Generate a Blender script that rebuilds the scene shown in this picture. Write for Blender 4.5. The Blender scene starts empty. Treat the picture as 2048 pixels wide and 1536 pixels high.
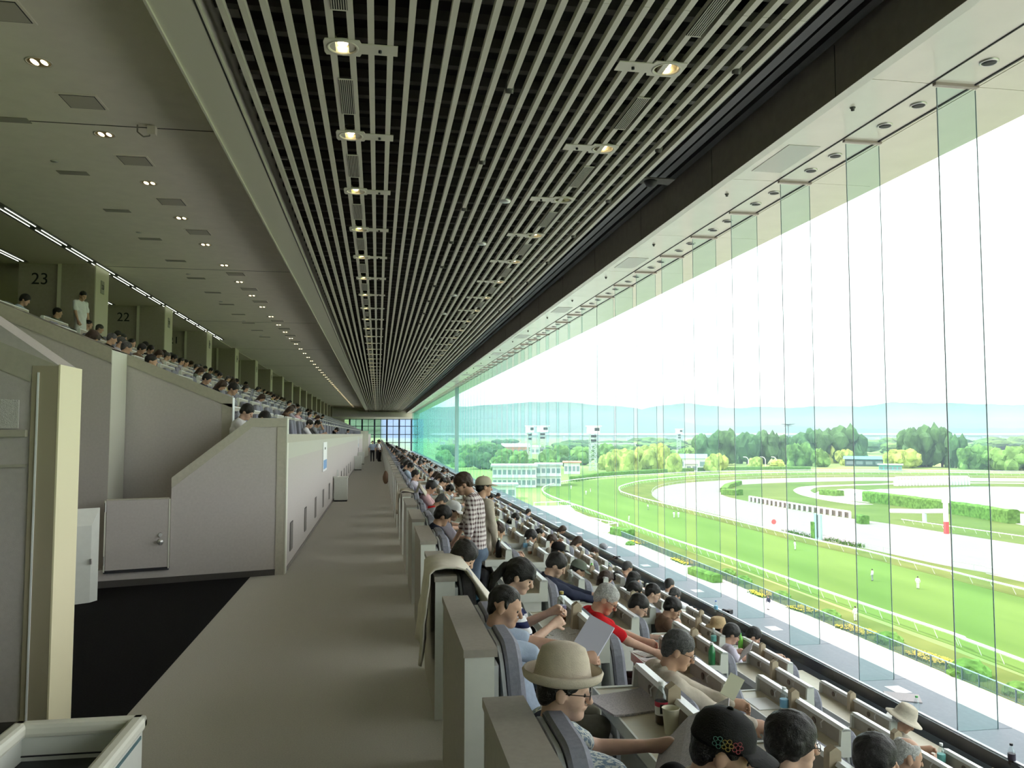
import bpy, math, random
import numpy as np
from mathutils import Vector, Matrix

sc = bpy.context.scene
col = sc.collection
R = math.radians

# ------------------------------------------------------------------ camera
FPX, VPX, VPY, ZC = 1620.0, 756.0, 868.0, 2.2
PITCH = math.atan((VPY - 768) / FPX)
YAW = math.atan((1024 - VPX) * math.cos(PITCH) / FPX)
cd = bpy.data.cameras.new('camera')
cam = bpy.data.objects.new('camera', cd)
col.objects.link(cam)
cd.sensor_fit = 'HORIZONTAL'
cd.sensor_width = 36.0
cd.lens = FPX / 2048 * 36
cd.clip_start = 0.05
cd.clip_end = 30000
cam.location = (0, 0, ZC)
cam.rotation_euler = (math.pi / 2 + PITCH, 0, -YAW)
sc.camera = cam

# ------------------------------------------------------------------ daylight
world = bpy.data.worlds.new('hazy_sky')
sc.world = world
world.use_nodes = True
wn = world.node_tree
wn.nodes['Background'].inputs[0].default_value = (0.985, 0.99, 1.0, 1)
wn.nodes['Background'].inputs[1].default_value = 2.3
sd = bpy.data.lights.new('sun', 'SUN')
sd.energy = 3.2
sd.angle = R(0.6)
sd.color = (1.0, 0.96, 0.88)
sun = bpy.data.objects.new('sun', sd)
col.objects.link(sun)
sun.rotation_euler = (R(-12), R(-32), 0)          # shines from behind the stand on to the track

sc.view_settings.view_transform = 'Standard'
sc.view_settings.look = 'None'
sc.view_settings.exposure = 0.7
sc.view_settings.gamma = 1.0
sc.view_settings.use_curve_mapping = False
sc.cycles.transparent_max_bounces = 28
sc.cycles.max_bounces = 6
sc.cycles.diffuse_bounces = 4
sc.cycles.glossy_bounces = 2
sc.cycles.adaptive_threshold = 0.04
sc.cycles.sample_clamp_indirect = 6.0
sc.cycles.caustics_reflective = False
sc.cycles.caustics_refractive = False

# ------------------------------------------------------------------ where a sight line meets a real plane
_F = np.array([math.sin(YAW) * math.cos(PITCH), math.cos(YAW) * math.cos(PITCH), math.sin(PITCH)])
_Rt = np.array([math.cos(YAW), -math.sin(YAW), 0.0])
_U = np.cross(_Rt, _F)
_O = np.array([0, 0, ZC])
def _ray(x, y): return _F * FPX + _Rt * (x - 1024) - _U * (y - 768)
def at_z(x, y, z):
    d = _ray(x, y); return _O + d * ((z - ZC) / d[2])
def at_x(x, y, X):
    d = _ray(x, y); return _O + d * (X / d[0])
def at_y(x, y, Y):
    d = _ray(x, y); return _O + d * (Y / d[1])

# ------------------------------------------------------------------ materials
def lin(c):
    return tuple(((v / 255) / 12.92 if v / 255 <= 0.04045 else ((v / 255 + 0.055) / 1.055) ** 2.4) for v in c)
_mats = {}
def mat(name, rgb, rough=0.6, var=0.0, scale=8.0, bump=0.0, bscale=60.0, spec=0.3, metal=0.0, stretch=None, rgb2=None):
    if name in _mats: return _mats[name]
    m = bpy.data.materials.new(name); m.use_nodes = True
    nt = m.node_tree; b = nt.nodes['Principled BSDF']
    c = (*rgb, 1)
    b.inputs['Base Color'].default_value = c
    b.inputs['Roughness'].default_value = rough
    b.inputs['Metallic'].default_value = metal
    b.inputs['Specular IOR Level'].default_value = spec
    if var or bump:
        tc = nt.nodes.new('ShaderNodeTexCoord'); mp = nt.nodes.new('ShaderNodeMapping')
        nt.links.new(tc.outputs['Object'], mp.inputs[0])
        if stretch: mp.inputs['Scale'].default_value = stretch
    if var:
        n = nt.nodes.new('ShaderNodeTexNoise'); n.inputs['Scale'].default_value = scale; n.inputs['Detail'].default_value = 4
        nt.links.new(mp.outputs[0], n.inputs['Vector'])
        r = nt.nodes.new('ShaderNodeValToRGB')
        lo = tuple(v * (1 - var) for v in rgb); hi = tuple(min(1, v * (1 + var)) for v in (rgb2 or rgb))
        r.color_ramp.elements[0].position = 0.3; r.color_ramp.elements[1].position = 0.7
        r.color_ramp.elements[0].color = (*lo, 1); r.color_ramp.elements[1].color = (*hi, 1)
        nt.links.new(n.outputs['Fac'], r.inputs[0]); nt.links.new(r.outputs[0], b.inputs['Base Color'])
    if bump:
        n2 = nt.nodes.new('ShaderNodeTexNoise'); n2.inputs['Scale'].default_value = bscale; n2.inputs['Detail'].default_value = 3
        nt.links.new(mp.outputs[0], n2.inputs['Vector'])
        bp = nt.nodes.new('ShaderNodeBump'); bp.inputs['Strength'].default_value = bump; bp.inputs['Distance'].default_value = 0.01
        nt.links.new(n2.outputs['Fac'], bp.inputs['Height']); nt.links.new(bp.outputs[0], b.inputs['Normal'])
    _mats[name] = m
    return m
def emit(name, rgb, strength):
    if name in _mats: return _mats[name]
    m = bpy.data.materials.new(name); m.use_nodes = True
    b = m.node_tree.nodes['Principled BSDF']
    b.inputs['Base Color'].default_value = (*rgb, 1)
    b.inputs['Emission Color'].default_value = (*rgb, 1)
    b.inputs['Emission Strength'].default_value = strength
    _mats[name] = m
    return m
def glass(name, tint, refl=0.06, rough=0.0, fres=0.0):
    if name in _mats: return _mats[name]
    m = bpy.data.materials.new(name); m.use_nodes = True
    nt = m.node_tree; nt.nodes.clear()
    o = nt.nodes.new('ShaderNodeOutputMaterial'); t = nt.nodes.new('ShaderNodeBsdfTransparent'); g = nt.nodes.new('ShaderNodeBsdfGlossy')
    mx = nt.nodes.new('ShaderNodeMixShader')
    t.inputs[0].default_value = (*tint, 1); g.inputs['Roughness'].default_value = rough
    g.inputs[0].default_value = (0.9, 1, 0.98, 1)
    mx.inputs[0].default_value = refl
    if fres:
        fr_ = nt.nodes.new('ShaderNodeLayerWeight'); fr_.inputs['Blend'].default_value = 0.5
        mu_ = nt.nodes.new('ShaderNodeMath'); mu_.operation = 'MULTIPLY'; mu_.inputs[1].default_value = fres
        pw_ = nt.nodes.new('ShaderNodeMath'); pw_.operation = 'POWER'; pw_.inputs[1].default_value = 12.0; nt.links.new(fr_.outputs['Facing'], pw_.inputs[0]); nt.links.new(pw_.outputs[0], mu_.inputs[0]); nt.links.new(mu_.outputs[0], mx.inputs[0]); g.inputs[0].default_value = (0.60, 0.93, 0.88, 1)
    nt.links.new(t.outputs[0], mx.inputs[1]); nt.links.new(g.outputs[0], mx.inputs[2]); nt.links.new(mx.outputs[0], o.inputs[0])
    _mats[name] = m
    return m
def pattern(name, kind, c1, c2, scale, rough=0.8, extra=None):
    """stripes (object z), plaid (object x/y/z), print (fine lines of text on paper)"""
    if name in _mats: return _mats[name]
    m = bpy.data.materials.new(name); m.use_nodes = True
    nt = m.node_tree; b = nt.nodes['Principled BSDF']; b.inputs['Roughness'].default_value = rough
    b.inputs['Specular IOR Level'].default_value = 0.15
    tc = nt.nodes.new('ShaderNodeTexCoord')
    sep = nt.nodes.new('ShaderNodeSeparateXYZ'); nt.links.new(tc.outputs['Object'], sep.inputs[0])
    def sq(out, s, thr):
        a = nt.nodes.new('ShaderNodeMath'); a.operation = 'MULTIPLY'; a.inputs[1].default_value = s; nt.links.new(out, a.inputs[0])
        f = nt.nodes.new('ShaderNodeMath'); f.operation = 'FRACT'; nt.links.new(a.outputs[0], f.inputs[0])
        g = nt.nodes.new('ShaderNodeMath'); g.operation = 'GREATER_THAN'; g.inputs[1].default_value = thr; nt.links.new(f.outputs[0], g.inputs[0])
        return g.outputs[0]
    mix = nt.nodes.new('ShaderNodeMix'); mix.data_type = 'RGBA'
    mix.inputs[6].default_value = (*c1, 1); mix.inputs[7].default_value = (*c2, 1)
    if kind == 'stripes':
        nt.links.new(sq(sep.outputs['Z'], scale, 0.5), mix.inputs[0])
    elif kind == 'plaid':
        u = nt.nodes.new('ShaderNodeMath'); u.operation = 'ADD'; nt.links.new(sep.outputs['X'], u.inputs[0]); nt.links.new(sep.outputs['Y'], u.inputs[1])
        s = nt.nodes.new('ShaderNodeMath'); s.operation = 'ADD'
        nt.links.new(sq(u.outputs[0], scale, 0.45), s.inputs[0]); nt.links.new(sq(sep.outputs['Z'], scale, 0.45), s.inputs[1])
        d = nt.nodes.new('ShaderNodeMath'); d.operation = 'MULTIPLY'; d.inputs[1].default_value = 0.5; nt.links.new(s.outputs[0], d.inputs[0])
        nt.links.new(d.outputs[0], mix.inputs[0])
    elif kind == 'print':
        n = nt.nodes.new('ShaderNodeTexNoise'); n.inputs['Scale'].default_value = scale; n.inputs['Detail'].default_value = 6
        mp = nt.nodes.new('ShaderNodeMapping'); mp.inputs['Scale'].default_value = (1, 3.5, 1)
        nt.links.new(tc.outputs['Object'], mp.inputs[0]); nt.links.new(mp.outputs[0], n.inputs['Vector'])
        r = nt.nodes.new('ShaderNodeValToRGB'); r.color_ramp.elements[0].position = 0.47; r.color_ramp.elements[1].position = 0.53
        nt.links.new(n.outputs['Fac'], r.inputs[0]); nt.links.new(r.outputs[0], mix.inputs[0])
    nt.links.new(mix.outputs[2], b.inputs['Base Color'])
    _mats[name] = m
    return m

# ------------------------------------------------------------------ objects
def props(o, label=None, cat=None, group=None, kind=None):
    if label: o['label'] = label
    if cat: o['category'] = cat
    if group: o['group'] = group
    if kind: o['kind'] = kind
    return o
def link(name, data, parent=None, loc=None, rot=None):
    o = bpy.data.objects.new(name, data); col.objects.link(o)
    if parent: o.parent = parent
    if loc is not None: o.location = loc
    if rot is not None: o.rotation_euler = rot
    return o
def empty(name, loc=(0, 0, 0), rotz=0.0):
    o = link(name, None, None, loc, (0, 0, rotz)); o.empty_display_size = 0.1
    return o
def copy_tree(o, parent=None):
    c = o.copy(); col.objects.link(c); c.parent = parent
    for ch in o.children: copy_tree(ch, c)
    return c
class MB:
    def __init__(s): s.v = []; s.f = []; s.n = 0
    def add(s, v, f):
        b = s.n; s.v += [tuple(map(float, p)) for p in v]; s.n = len(s.v); s.f += [tuple(i + b for i in q) for q in f]; return s
    def box(s, x0, y0, z0, x1, y1, z1):
        return s.add([(x0,y0,z0),(x1,y0,z0),(x1,y1,z0),(x0,y1,z0),(x0,y0,z1),(x1,y0,z1),(x1,y1,z1),(x0,y1,z1)],
                     [(0,3,2,1),(4,5,6,7),(0,1,5,4),(1,2,6,5),(2,3,7,6),(3,0,4,7)])
    def prism(s, pts, a, b):
        """pts: closed loop of 3d points; extruded by vector b-a (a usually 0)"""
        d = np.array(b, float) - np.array(a, float); n = len(pts)
        top = [tuple(np.array(p, float) + d) for p in pts]
        return s.add(list(pts) + top, [tuple(range(n))[::-1], tuple(range(n, 2 * n))] + [(i, (i + 1) % n, n + (i + 1) % n, n + i) for i in range(n)])
    def cyl(s, p, q, r, r2=None, n=10, caps=True):
        p = np.array(p, float); q = np.array(q, float); d = q - p; d /= np.linalg.norm(d); r2 = r if r2 is None else r2
        a = np.cross(d, (0, 0, 1) if abs(d[2]) < 0.9 else (1, 0, 0)); a /= np.linalg.norm(a); b = np.cross(d, a)
        v = [p + r * (math.cos(t) * a + math.sin(t) * b) for t in [2 * math.pi * i / n for i in range(n)]]
        v += [q + r2 * (math.cos(t) * a + math.sin(t) * b) for t in [2 * math.pi * i / n for i in range(n)]]
        f = [(i, (i + 1) % n, n + (i + 1) % n, n + i) for i in range(n)]
        if caps: f += [tuple(range(n))[::-1], tuple(range(n, 2 * n))]
        return s.add(v, f)
    def path(s, pts, r, n=8):
        for i in range(len(pts) - 1): s.cyl(pts[i], pts[i + 1], r, n=n)
        return s
    def lathe(s, prof, n=20, c=(0, 0, 0), caps=True):
        v = []; f = []
        for (r, z) in prof:
            v += [(c[0] + r * math.cos(2 * math.pi * i / n), c[1] + r * math.sin(2 * math.pi * i / n), c[2] + z) for i in range(n)]
        for j in range(len(prof) - 1):
            f += [(j * n + i, j * n + (i + 1) % n, (j + 1) * n + (i + 1) % n, (j + 1) * n + i) for i in range(n)]
        if caps and prof[0][0] > 1e-6: f.append(tuple(range(n))[::-1])
        if caps and prof[-1][0] > 1e-6: f.append(tuple(range((len(prof) - 1) * n, len(prof) * n)))
        return s.add(v, f)
    def mesh(s, name, m=None, smooth=False):
        me = bpy.data.meshes.new(name); me.from_pydata(s.v, [], s.f)
        if m: me.materials.append(m)
        if smooth: me.polygons.foreach_set('use_smooth', [True] * len(me.polygons))
        me.update(); return me
    def obj(s, name, m, parent=None, loc=None, rot=None, smooth=False, bevel=0):
        o = link(name, s.mesh(name, m, smooth), parent, loc, rot)
        if bevel:
            b = o.modifiers.new('bevel', 'BEVEL'); b.width = bevel; b.segments = 2; b.limit_method = 'ANGLE'
        return o
def box(name, x0, y0, z0, x1, y1, z1, m, parent=None, bevel=0):
    """a box whose origin sits at its own base centre"""
    cx, cy = (x0 + x1) / 2, (y0 + y1) / 2
    return MB().box(x0 - cx, y0 - cy, 0, x1 - cx, y1 - cy, z1 - z0).obj(name, m, parent, (cx, cy, z0), bevel=bevel)
ORD = ['first','second','third','fourth','fifth','sixth','seventh','eighth','ninth','tenth','eleventh','twelfth','thirteenth','fourteenth','fifteenth',
       'sixteenth','seventeenth','eighteenth','nineteenth']
TENS = {2:'twenty',3:'thirty',4:'forty',5:'fifty',6:'sixty',7:'seventy',8:'eighty',9:'ninety'}
def nth(i):
    """0 -> first"""
    if i < 19: return ORD[i]
    n = i + 1
    if n % 10 == 0: return {20:'twentieth',30:'thirtieth',40:'fortieth',50:'fiftieth',60:'sixtieth',70:'seventieth',80:'eightieth',90:'ninetieth'}[n]
    return TENS[n // 10] + '-' + ORD[n % 10 - 1]
rnd = random.Random(7)
# ================================================================== THE STAND
YB, YE = -24.0, 165.0                # the hall runs from behind the camera to its far window
PITCHB, LENB, Y0B = 2.17, 1.40, 2.06 # bays: pitch, length of a pair of seats, start of bay 0
ROWP, ROWD = 0.935, 0.39             # rows of the lower tier: pitch and drop
ZSLAT, ZLEFT, ZSOF, LEDGE, XGL = 6.6, 7.4, 6.42, -1.22, 7.12
GROUND = -19.0
def row_floor(k): return -0.05 - ROWD * k
M_wall = mat('wall_panel_paint', (0.50, 0.465, 0.44), 0.7, 0.04, 30, 0.15, 220)
M_trim = mat('olive_trim', (0.44, 0.415, 0.335), 0.6, 0.05, 20)
M_cream = mat('cream_end_paint', (0.70, 0.70, 0.60), 0.5)
M_white = mat('off_white_laminate', (0.66, 0.68, 0.62), 0.4, 0.03, 12)
M_white2 = mat('white_edge', (0.80, 0.82, 0.82), 0.3)
M_brown = mat('grey_brown_cap', (0.34, 0.315, 0.27), 0.55, 0.05, 40)
M_shadeside = mat('partition_shaded_side', (0.36, 0.34, 0.29), 0.6, 0.05, 30)
M_floor = mat('corridor_carpet', (0.42, 0.408, 0.362), 0.95, 0.08, 90, 0.2, 400, spec=0.05)
M_black = mat('black_carpet', (0.012, 0.012, 0.013), 0.95, 0.3, 60, spec=0.05)
M_skirt = mat('dark_skirting', (0.07, 0.065, 0.06), 0.6)
M_ceil = mat('ceiling_paint', (0.88, 0.84, 0.73), 0.8, 0.03, 3)
M_slat = mat('slat_paint', (0.62, 0.60, 0.52), 0.5)
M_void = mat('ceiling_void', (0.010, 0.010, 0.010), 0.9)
M_bar = mat('dark_cross_bar', (0.075, 0.072, 0.062), 0.7)
M_sof = mat('soffit_panel', (0.80, 0.77, 0.68), 0.22, 0.03, 2, spec=0.5)
M_fas = mat('dark_fascia', (0.30, 0.275, 0.24), 0.6, 0.08, 6)
M_dark = mat('dark_metal', (0.03, 0.03, 0.035), 0.5)
M_steel = mat('steel', (0.62, 0.62, 0.60), 0.32, metal=0.7)
M_ledge = mat('blue_grey_ledge', (0.22, 0.26, 0.30), 0.6, 0.05, 20)
M_tier = mat('tier_floor', (0.17, 0.165, 0.155), 0.9)
M_glass = glass('facade_glass', (0.975, 0.985, 0.98), 0.03, fres=0.45)
M_fin = glass('fin_glass', (0.893, 0.972, 0.96), 0.008)
M_finedge = mat('fin_edge', (0.32, 0.42, 0.46), 0.2)
M_refl = mat('downlight_reflector', (0.75, 0.68, 0.5), 0.15, metal=0.9)
M_bulb = emit('warm_bulb', (1.0, 0.80, 0.46), 5.0)
M_tube = emit('fluorescent_tube', (0.93, 1.0, 0.82), 2.2)
def struct(o, label=None): o['kind'] = 'structure'; return props(o, label)

# floors
struct(MB().box(-1.92, YB, -0.3, 0.63, YE, 0).obj('floor', M_floor))
o = struct(MB().box(-14, YB, -0.3, -1.92, YE, -0.001).obj('floor_vomitory', M_black))
for k in range(6):
    x0 = 0.63 + ROWP * k; x1 = x0 + ROWP if k < 5 else 6.5
    struct(MB().box(x0, YB, row_floor(k) - 0.6, x1, YE, row_floor(k)).obj('floor_tier', M_tier))
# ledge under the glass
led = struct(MB().box(6.52, YB, LEDGE - 1.2, 7.3, YE, LEDGE - 0.004).obj('trim_1', M_ledge))
led_top = []
fy = 8.55 - 1.92 * 17
FINS = [8.55 + 1.92 * i for i in range(-16, 81)]
for i, y in enumerate(FINS):
    if 2 < y < 90:
        m = MB().box(-0.37, 0.006, 0, 0.40, 1.914, 0.02).obj('ledge_panel', M_ledge, led, (6.90, y, LEDGE - 0.004))
    elif y >= 90: 
        m = MB().box(-0.37, 0.006, 0, 0.40, 1.914, 0.02).obj('ledge_panel', M_ledge, led, (6.90, y, LEDGE - 0.004)) if y < 160 else None
props(MB().prism([(6.45, YB, LEDGE - 0.10), (6.53, YB, LEDGE - 0.10), (6.53, YB, LEDGE + 0.05), (6.49, YB, LEDGE + 0.065), (6.45, YB, LEDGE + 0.05)], (0, YB, 0), (0, YE, 0))
      .obj('ledge_rail', mat('dark_rail', (0.035, 0.036, 0.042), 0.25, spec=0.6)), 'long dark rail with a painted top highlight along the inner edge of the window ledge', 'rail')
MB().box(6.472, YB, LEDGE + 0.058, 6.512, YE, LEDGE + 0.068).obj('top_highlight', mat('rail_highlight', (0.50, 0.54, 0.60), 0.3, spec=0.6), bpy.data.objects['ledge_rail'])  # pale strip: the highlight on top of the rail put into colour

# facade glass: panes and fins
win = empty('window_1', (XGL, 0, 0)); win['kind'] = 'structure'
pane = MB().box(-0.008, 0.006, LEDGE, 0.008, 1.914, 6.9).mesh('pane', M_glass)
finm = MB().box(-0.53, -0.0075, LEDGE, -0.012, 0.0075, 6.36).mesh('fin', M_fin)
edgm = MB().box(-0.534, -0.0078, LEDGE, -0.528, 0.0078, 6.36).box(-0.012, -0.0078, LEDGE, -0.0085, 0.0078, 6.36).mesh('fin_edge', M_finedge)
clamp = MB().box(-0.56, -0.03, 6.385, 0.02, 0.03, 6.43).mesh('fin_clamp', mat('clamp', (0.42, 0.36, 0.33), 0.4))
for y in FINS:
    if y > YE: continue
    link('pane', pane, win, (0, y, 0))
    f = link('fin', finm, win, (0, y, 0)); link('fin_edge', edgm, f); link('fin_clamp', clamp, f)
fr = MB().box(-0.30, -0.04, LEDGE, 0.05, 0.04, 6.4).obj('frame', mat('joint_frame', (0.40, 0.52, 0.50), 0.4), win, (0, 8.55 + 1.92 * 33.5, 0))

# soffit over the glass
sof = empty('ceiling_soffit'); sof['kind'] = 'structure'
for i in range(-8, 44):
    y0 = 0.9 + 3.84 * i
    MB().box(5.76, 0.006, 0, 6.52, 3.834, 0.05).obj('panel', M_sof, sof, (0, y0, ZSOF))
    MB().box(6.535, 0.006, 0, 7.16, 3.834, 0.05).obj('panel', M_sof, sof, (0, y0, ZSOF - 0.0))
    MB().box(7.175, 0.006, 0, 8.25, 3.834, 0.05).obj('panel', M_sof, sof, (0, y0, ZSOF))
MB().box(5.7, YB, ZSOF + 0.06, 8.3, YE, ZSOF + 0.3).obj('backing', M_dark, sof)
MB().box(8.25, YB, ZSOF, 8.4, YE, ZSOF + 1.6).obj('outer_edge', M_sof, sof)
rail = MB().box(-0.008, YB, 0, 0.008, YE, 0.02)
rail.obj('groove', M_dark, sof, (6.527, 0, ZSOF - 0.012)); MB().box(-0.012, YB, 0, 0.012, YE, 0.03).obj('groove', M_dark, sof, (7.09, 0, ZSOF - 0.014))
hatch = MB().box(-0.25, -0.6, 0, 0.25, 0.6, 0.012).mesh('access_hatch', mat('hatch', (0.62, 0.62, 0.58), 0.35))
for i in range(14): link('access_hatch', hatch, sof, (6.13, 3.7 + 7.68 * i, ZSOF - 0.008))
sd_body = MB().lathe([(0.078, 0.012), (0.085, 0), (0.10, 0.008), (0.10, 0.03)], 20, caps=False).mesh('ring', M_steel, True)
sd_in = MB().lathe([(0.0, 0.008), (0.075, 0.004), (0.075, 0.02), (0.0, 0.02)], 16).mesh('lens', M_dark, True)
n = 0
for i in range(46):
    for dy in (0.62, 1.32):
        y = 6.63 + 1.92 * i + dy
        if n >= 64: break
        t = empty('soffit_downlight', (6.80, y, ZSOF - 0.022)); link('ring', sd_body, t); link('lens', sd_in, t)
        props(t, 'round unlit chrome downlight in the soffit above the glass, %s from the camera' % nth(n), 'downlight', 'soffit downlights'); n += 1
spk = MB().lathe([(0.0, -0.05), (0.022, -0.045), (0.022, -0.02), (0.035, -0.012), (0.035, 0)], 10).mesh('sprinkler_head', mat('spr', (0.10, 0.10, 0.10), 0.4), True)
for i in range(14):
    o = link('sprinkler', spk, None, (6.02, 5.55 + 3.84 * i, ZSOF)); props(o, 'small dark sprinkler head under the soffit, %s from the camera' % nth(i), 'sprinkler', 'soffit sprinklers')

# dark fascia beside the soffit, dark recess, blind rails
struct(MB().box(5.66, YB, ZSOF - 0.0, 5.755, YE, 8.6).obj('wall_fascia', M_fas))
fa = bpy.data.objects['wall_fascia']
for i in range(40): MB().box(-0.004, 0, 0, 0.0, 0.012, 0.70).obj('joint', M_dark, fa, (5.661, 1.5 + 3.84 * i, ZSOF)) if i < 22 else None
struct(MB().box(5.62, YB, ZSOF - 0.004, 5.76, YE, ZSOF).obj('trim_2', mat('fascia_edge', (0.75, 0.74, 0.68), 0.4)))
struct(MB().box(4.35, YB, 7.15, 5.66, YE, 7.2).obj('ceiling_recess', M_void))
for j, (x, z) in enumerate(((4.62, 6.86), (4.86, 6.90), (5.10, 6.96), (5.36, 7.0))):
    props(MB().box(x, YB, z, x + 0.13, YE, z + 0.10).obj('blind_rail', mat('blind_rail', (0.08, 0.08, 0.08), 0.5)), 'dark lengthwise blind rail in the ceiling recess, %s from the slats' % nth(j), 'rail', 'ceiling blind rails')
# roof above everything (keeps the sun out)
struct(MB().box(-16, YB, 8.6, 8.5, YE, 9.0).obj('roof', M_dark))
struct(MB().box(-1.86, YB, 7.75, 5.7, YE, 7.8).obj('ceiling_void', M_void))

# slatted ceiling
ceil = empty('ceiling'); ceil['kind'] = 'structure'
XS = [-1.64 + 0.217 * i for i in range(29)]
LROW, RROW = -0.44, 3.39
LY0, LSP = 9.16, 2.775
seg_m = MB().box(-0.035, 0.004, 0, 0.035, LSP - 0.004, 0.075).mesh('slat', M_slat)
seg_b = MB().box(-0.035, 0.004, 0, 0.035, 3 * LSP - 0.004, 0.075).mesh('slat', M_slat)
segY = [LY0 - 1.387 + LSP * i for i in range(-1, 8)]
rest0 = segY[-1] + LSP
rest = MB().box(-0.035, 0, 0, 0.035, YE - rest0, 0.075).mesh('slat', M_slat)
back = MB().box(-0.035, YB, 0, 0.035, segY[0], 0.075).mesh('slat', M_slat)
for x in XS:
    for y in segY: link('slat', seg_m, ceil, (x, y, ZSLAT))
    link('slat', rest, ceil, (x, rest0, ZSLAT)); link('slat', back, ceil, (x, 0, ZSLAT))
cb = MB().box(-1.84, -0.06, 0, 4.6, 0.06, 0.12).mesh('cross_bar', M_bar)
for i in range(110): link('cross_bar', cb, ceil, (0, 3.0 + 0.555 * i, ZSLAT + 0.34))
far = MB()
for i in range(110, 290): far.box(-1.84, 3 + 0.555 * i - 0.06, ZSLAT + 0.34, 4.6, 3 + 0.555 * i + 0.06, ZSLAT + 0.46)
far.obj('cross_bars', M_bar, ceil)['kind'] = 'stuff'
# downlights in the slats
hous = MB().lathe([(0.150, 0.02), (0.150, 0.0), (0.178, -0.006), (0.185, 0.01), (0.185, 0.03)], 28, caps=False).mesh('ring', M_slat, True)
refl = MB().lathe([(0.155, 0.0), (0.145, 0.06), (0.11, 0.13), (0.0, 0.18)], 24, caps=False).mesh('reflector', M_refl, True)
bulb = MB().lathe([(0, 0.012), (0.035, 0.02), (0.06, 0.05), (0.055, 0.09), (0.0, 0.15)], 12).mesh('bulb', M_bulb, True)
plate = MB().box(-0.21, -0.17, 0, 0.21, 0.17, 0.012).mesh('plate', M_slat)
# plates with a real hole for the lamp: four strips
def hole_plate(w, d, r):
    mb = MB(); n = 24
    ring = [(r * math.cos(2 * math.pi * i / n), r * math.sin(2 * math.pi * i / n)) for i in range(n)]
    sqp = []
    for (cx, cy) in ring:
        s = 1 / max(abs(cx) / w, abs(cy) / d); sqp.append((cx * s, cy * s))
    v = [(x, y, 0) for x, y in ring] + [(x, y, 0) for x, y in sqp] + [(x, y, 0.012) for x, y in ring] + [(x, y, 0.012) for x, y in sqp]
    f = []
    for i in range(n):
        j = (i + 1) % n
        f += [(i, j, n + j, n + i)[::-1], (2*n+i, 2*n+j, 3*n+j, 3*n+i), (n+i, n+j, 3*n+j, 3*n+i), (i, j, 2*n+j, 2*n+i)]
    return mb.add(v, f)
hp = hole_plate(0.21, 0.19, 0.155).mesh('plate', M_slat)
arm = MB().box(0.21, -0.12, 0, 0.62, 0.12, 0.012).mesh('arm_plate', M_slat)
spr2 = MB().lathe([(0.0, -0.03), (0.02, -0.028), (0.02, 0)], 8).mesh('sprinkler_tip', M_dark, True)
grm = MB().box(-0.085, -0.55, 0, 0.085, 0.55, 0.01).mesh('grille_frame', mat('grille_back', (0.02, 0.02, 0.02), 0.6))
bar = MB()
for j in range(7): bar.box(-0.078 + j * 0.0245, -0.54, -0.006, -0.070 + j * 0.0245, 0.54, 0.0)
bar.box(-0.09, -0.56, -0.006, 0.09, -0.545, 0.006).box(-0.09, 0.545, -0.006, 0.09, 0.56, 0.006)
barm = bar.mesh('grille_bars', M_slat)
def lamp_light(t, z, watts):
    ld = bpy.data.lights.new('lamp', 'SPOT'); ld.energy = watts; ld.color = (1.0, 0.91, 0.76); ld.spot_size = R(115); ld.spot_blend = 0.6; ld.shadow_soft_size = 0.08
    link('lamp', ld, t, (0, 0, z))
def lamp_row(X, side, name, sgn, bulb_on):
    for i in range(-1, 54):
        y = LY0 + LSP * i + (0.0 if sgn > 0 else -0.07)
        t = empty('ceiling_downlight', (X, y, ZSLAT - 0.014))
        link('plate', hp, t); link('ring', hous, t, (0, 0, -0.002)); link('reflector', refl, t)
        if bulb_on(i): link('bulb', bulb, t)
        if bulb_on(i) and -1 <= i < 13: lamp_light(t, -0.02, 13)
        a = link('arm_plate', arm, t, (0, 0, 0), (0, 0, 0 if sgn > 0 else math.pi)); link('sprinkler_tip', spr2, a, (0.42, 0, 0))
        props(t, 'round %s downlight with side plate in the %s row among the slats, %s along' % ('lit' if bulb_on(i) else 'unlit', side, nth(i + 1)), 'downlight', 'downlights in the slat ceiling')
        if i < 20:
            g = empty('air_grille', (X, y + LSP / 2, ZSLAT - 0.012)); link('backing', grm, g); link('bars', barm, g)
            props(g, 'long narrow louvred air grille in the %s downlight row, %s along' % (side, nth(i + 1)), 'grille', 'ceiling air grilles')
lamp_row(LROW, 'corridor-side', 'a', 1, lambda i: True)
lamp_row(RROW, 'window-side', 'b', -1, lambda i: i != 2)
# small unlit spots and loudspeakers between the slats
spot = MB().lathe([(0.04, -0.02), (0.10, -0.012), (0.115, 0.02), (0.09, 0.08)], 16).mesh('spot_ring', M_steel, True)
for n, y in enumerate((7.2, 14.9, 18.4, 25.5, 29.5, 37.5, 41.5, 49.0)):
    o = link('ceiling_spot', spot, None, (2.33 if n else 2.46, y, ZSLAT - 0.01)); props(o, 'small unlit chrome spot between ceiling slats, %s from the camera' % nth(n), 'spotlight', 'small ceiling spots')
mon = MB().lathe([(0.05, -0.06), (0.06, 0.0), (0.045, 0.12), (0.02, 0.2)], 12).mesh('loudspeaker', mat('spk_grey', (0.10, 0.10, 0.09), 0.5), True)
n = 0
for (x, y0, dy, cnt) in ((1.62, 10.0, 2.775, 9), (4.25, 9.0, 2.775, 8)):
    for i in range(cnt):
        o = link('ceiling_loudspeaker', mon, None, (x, y0 + dy * i, ZSLAT + 0.02), (R(25), 0, 0)); props(o, 'small dark round loudspeaker hanging between %s ceiling slats, %s along' % ('middle' if x < 3 else 'window-side', nth(i)), 'loudspeaker', 'ceiling loudspeakers')
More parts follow.
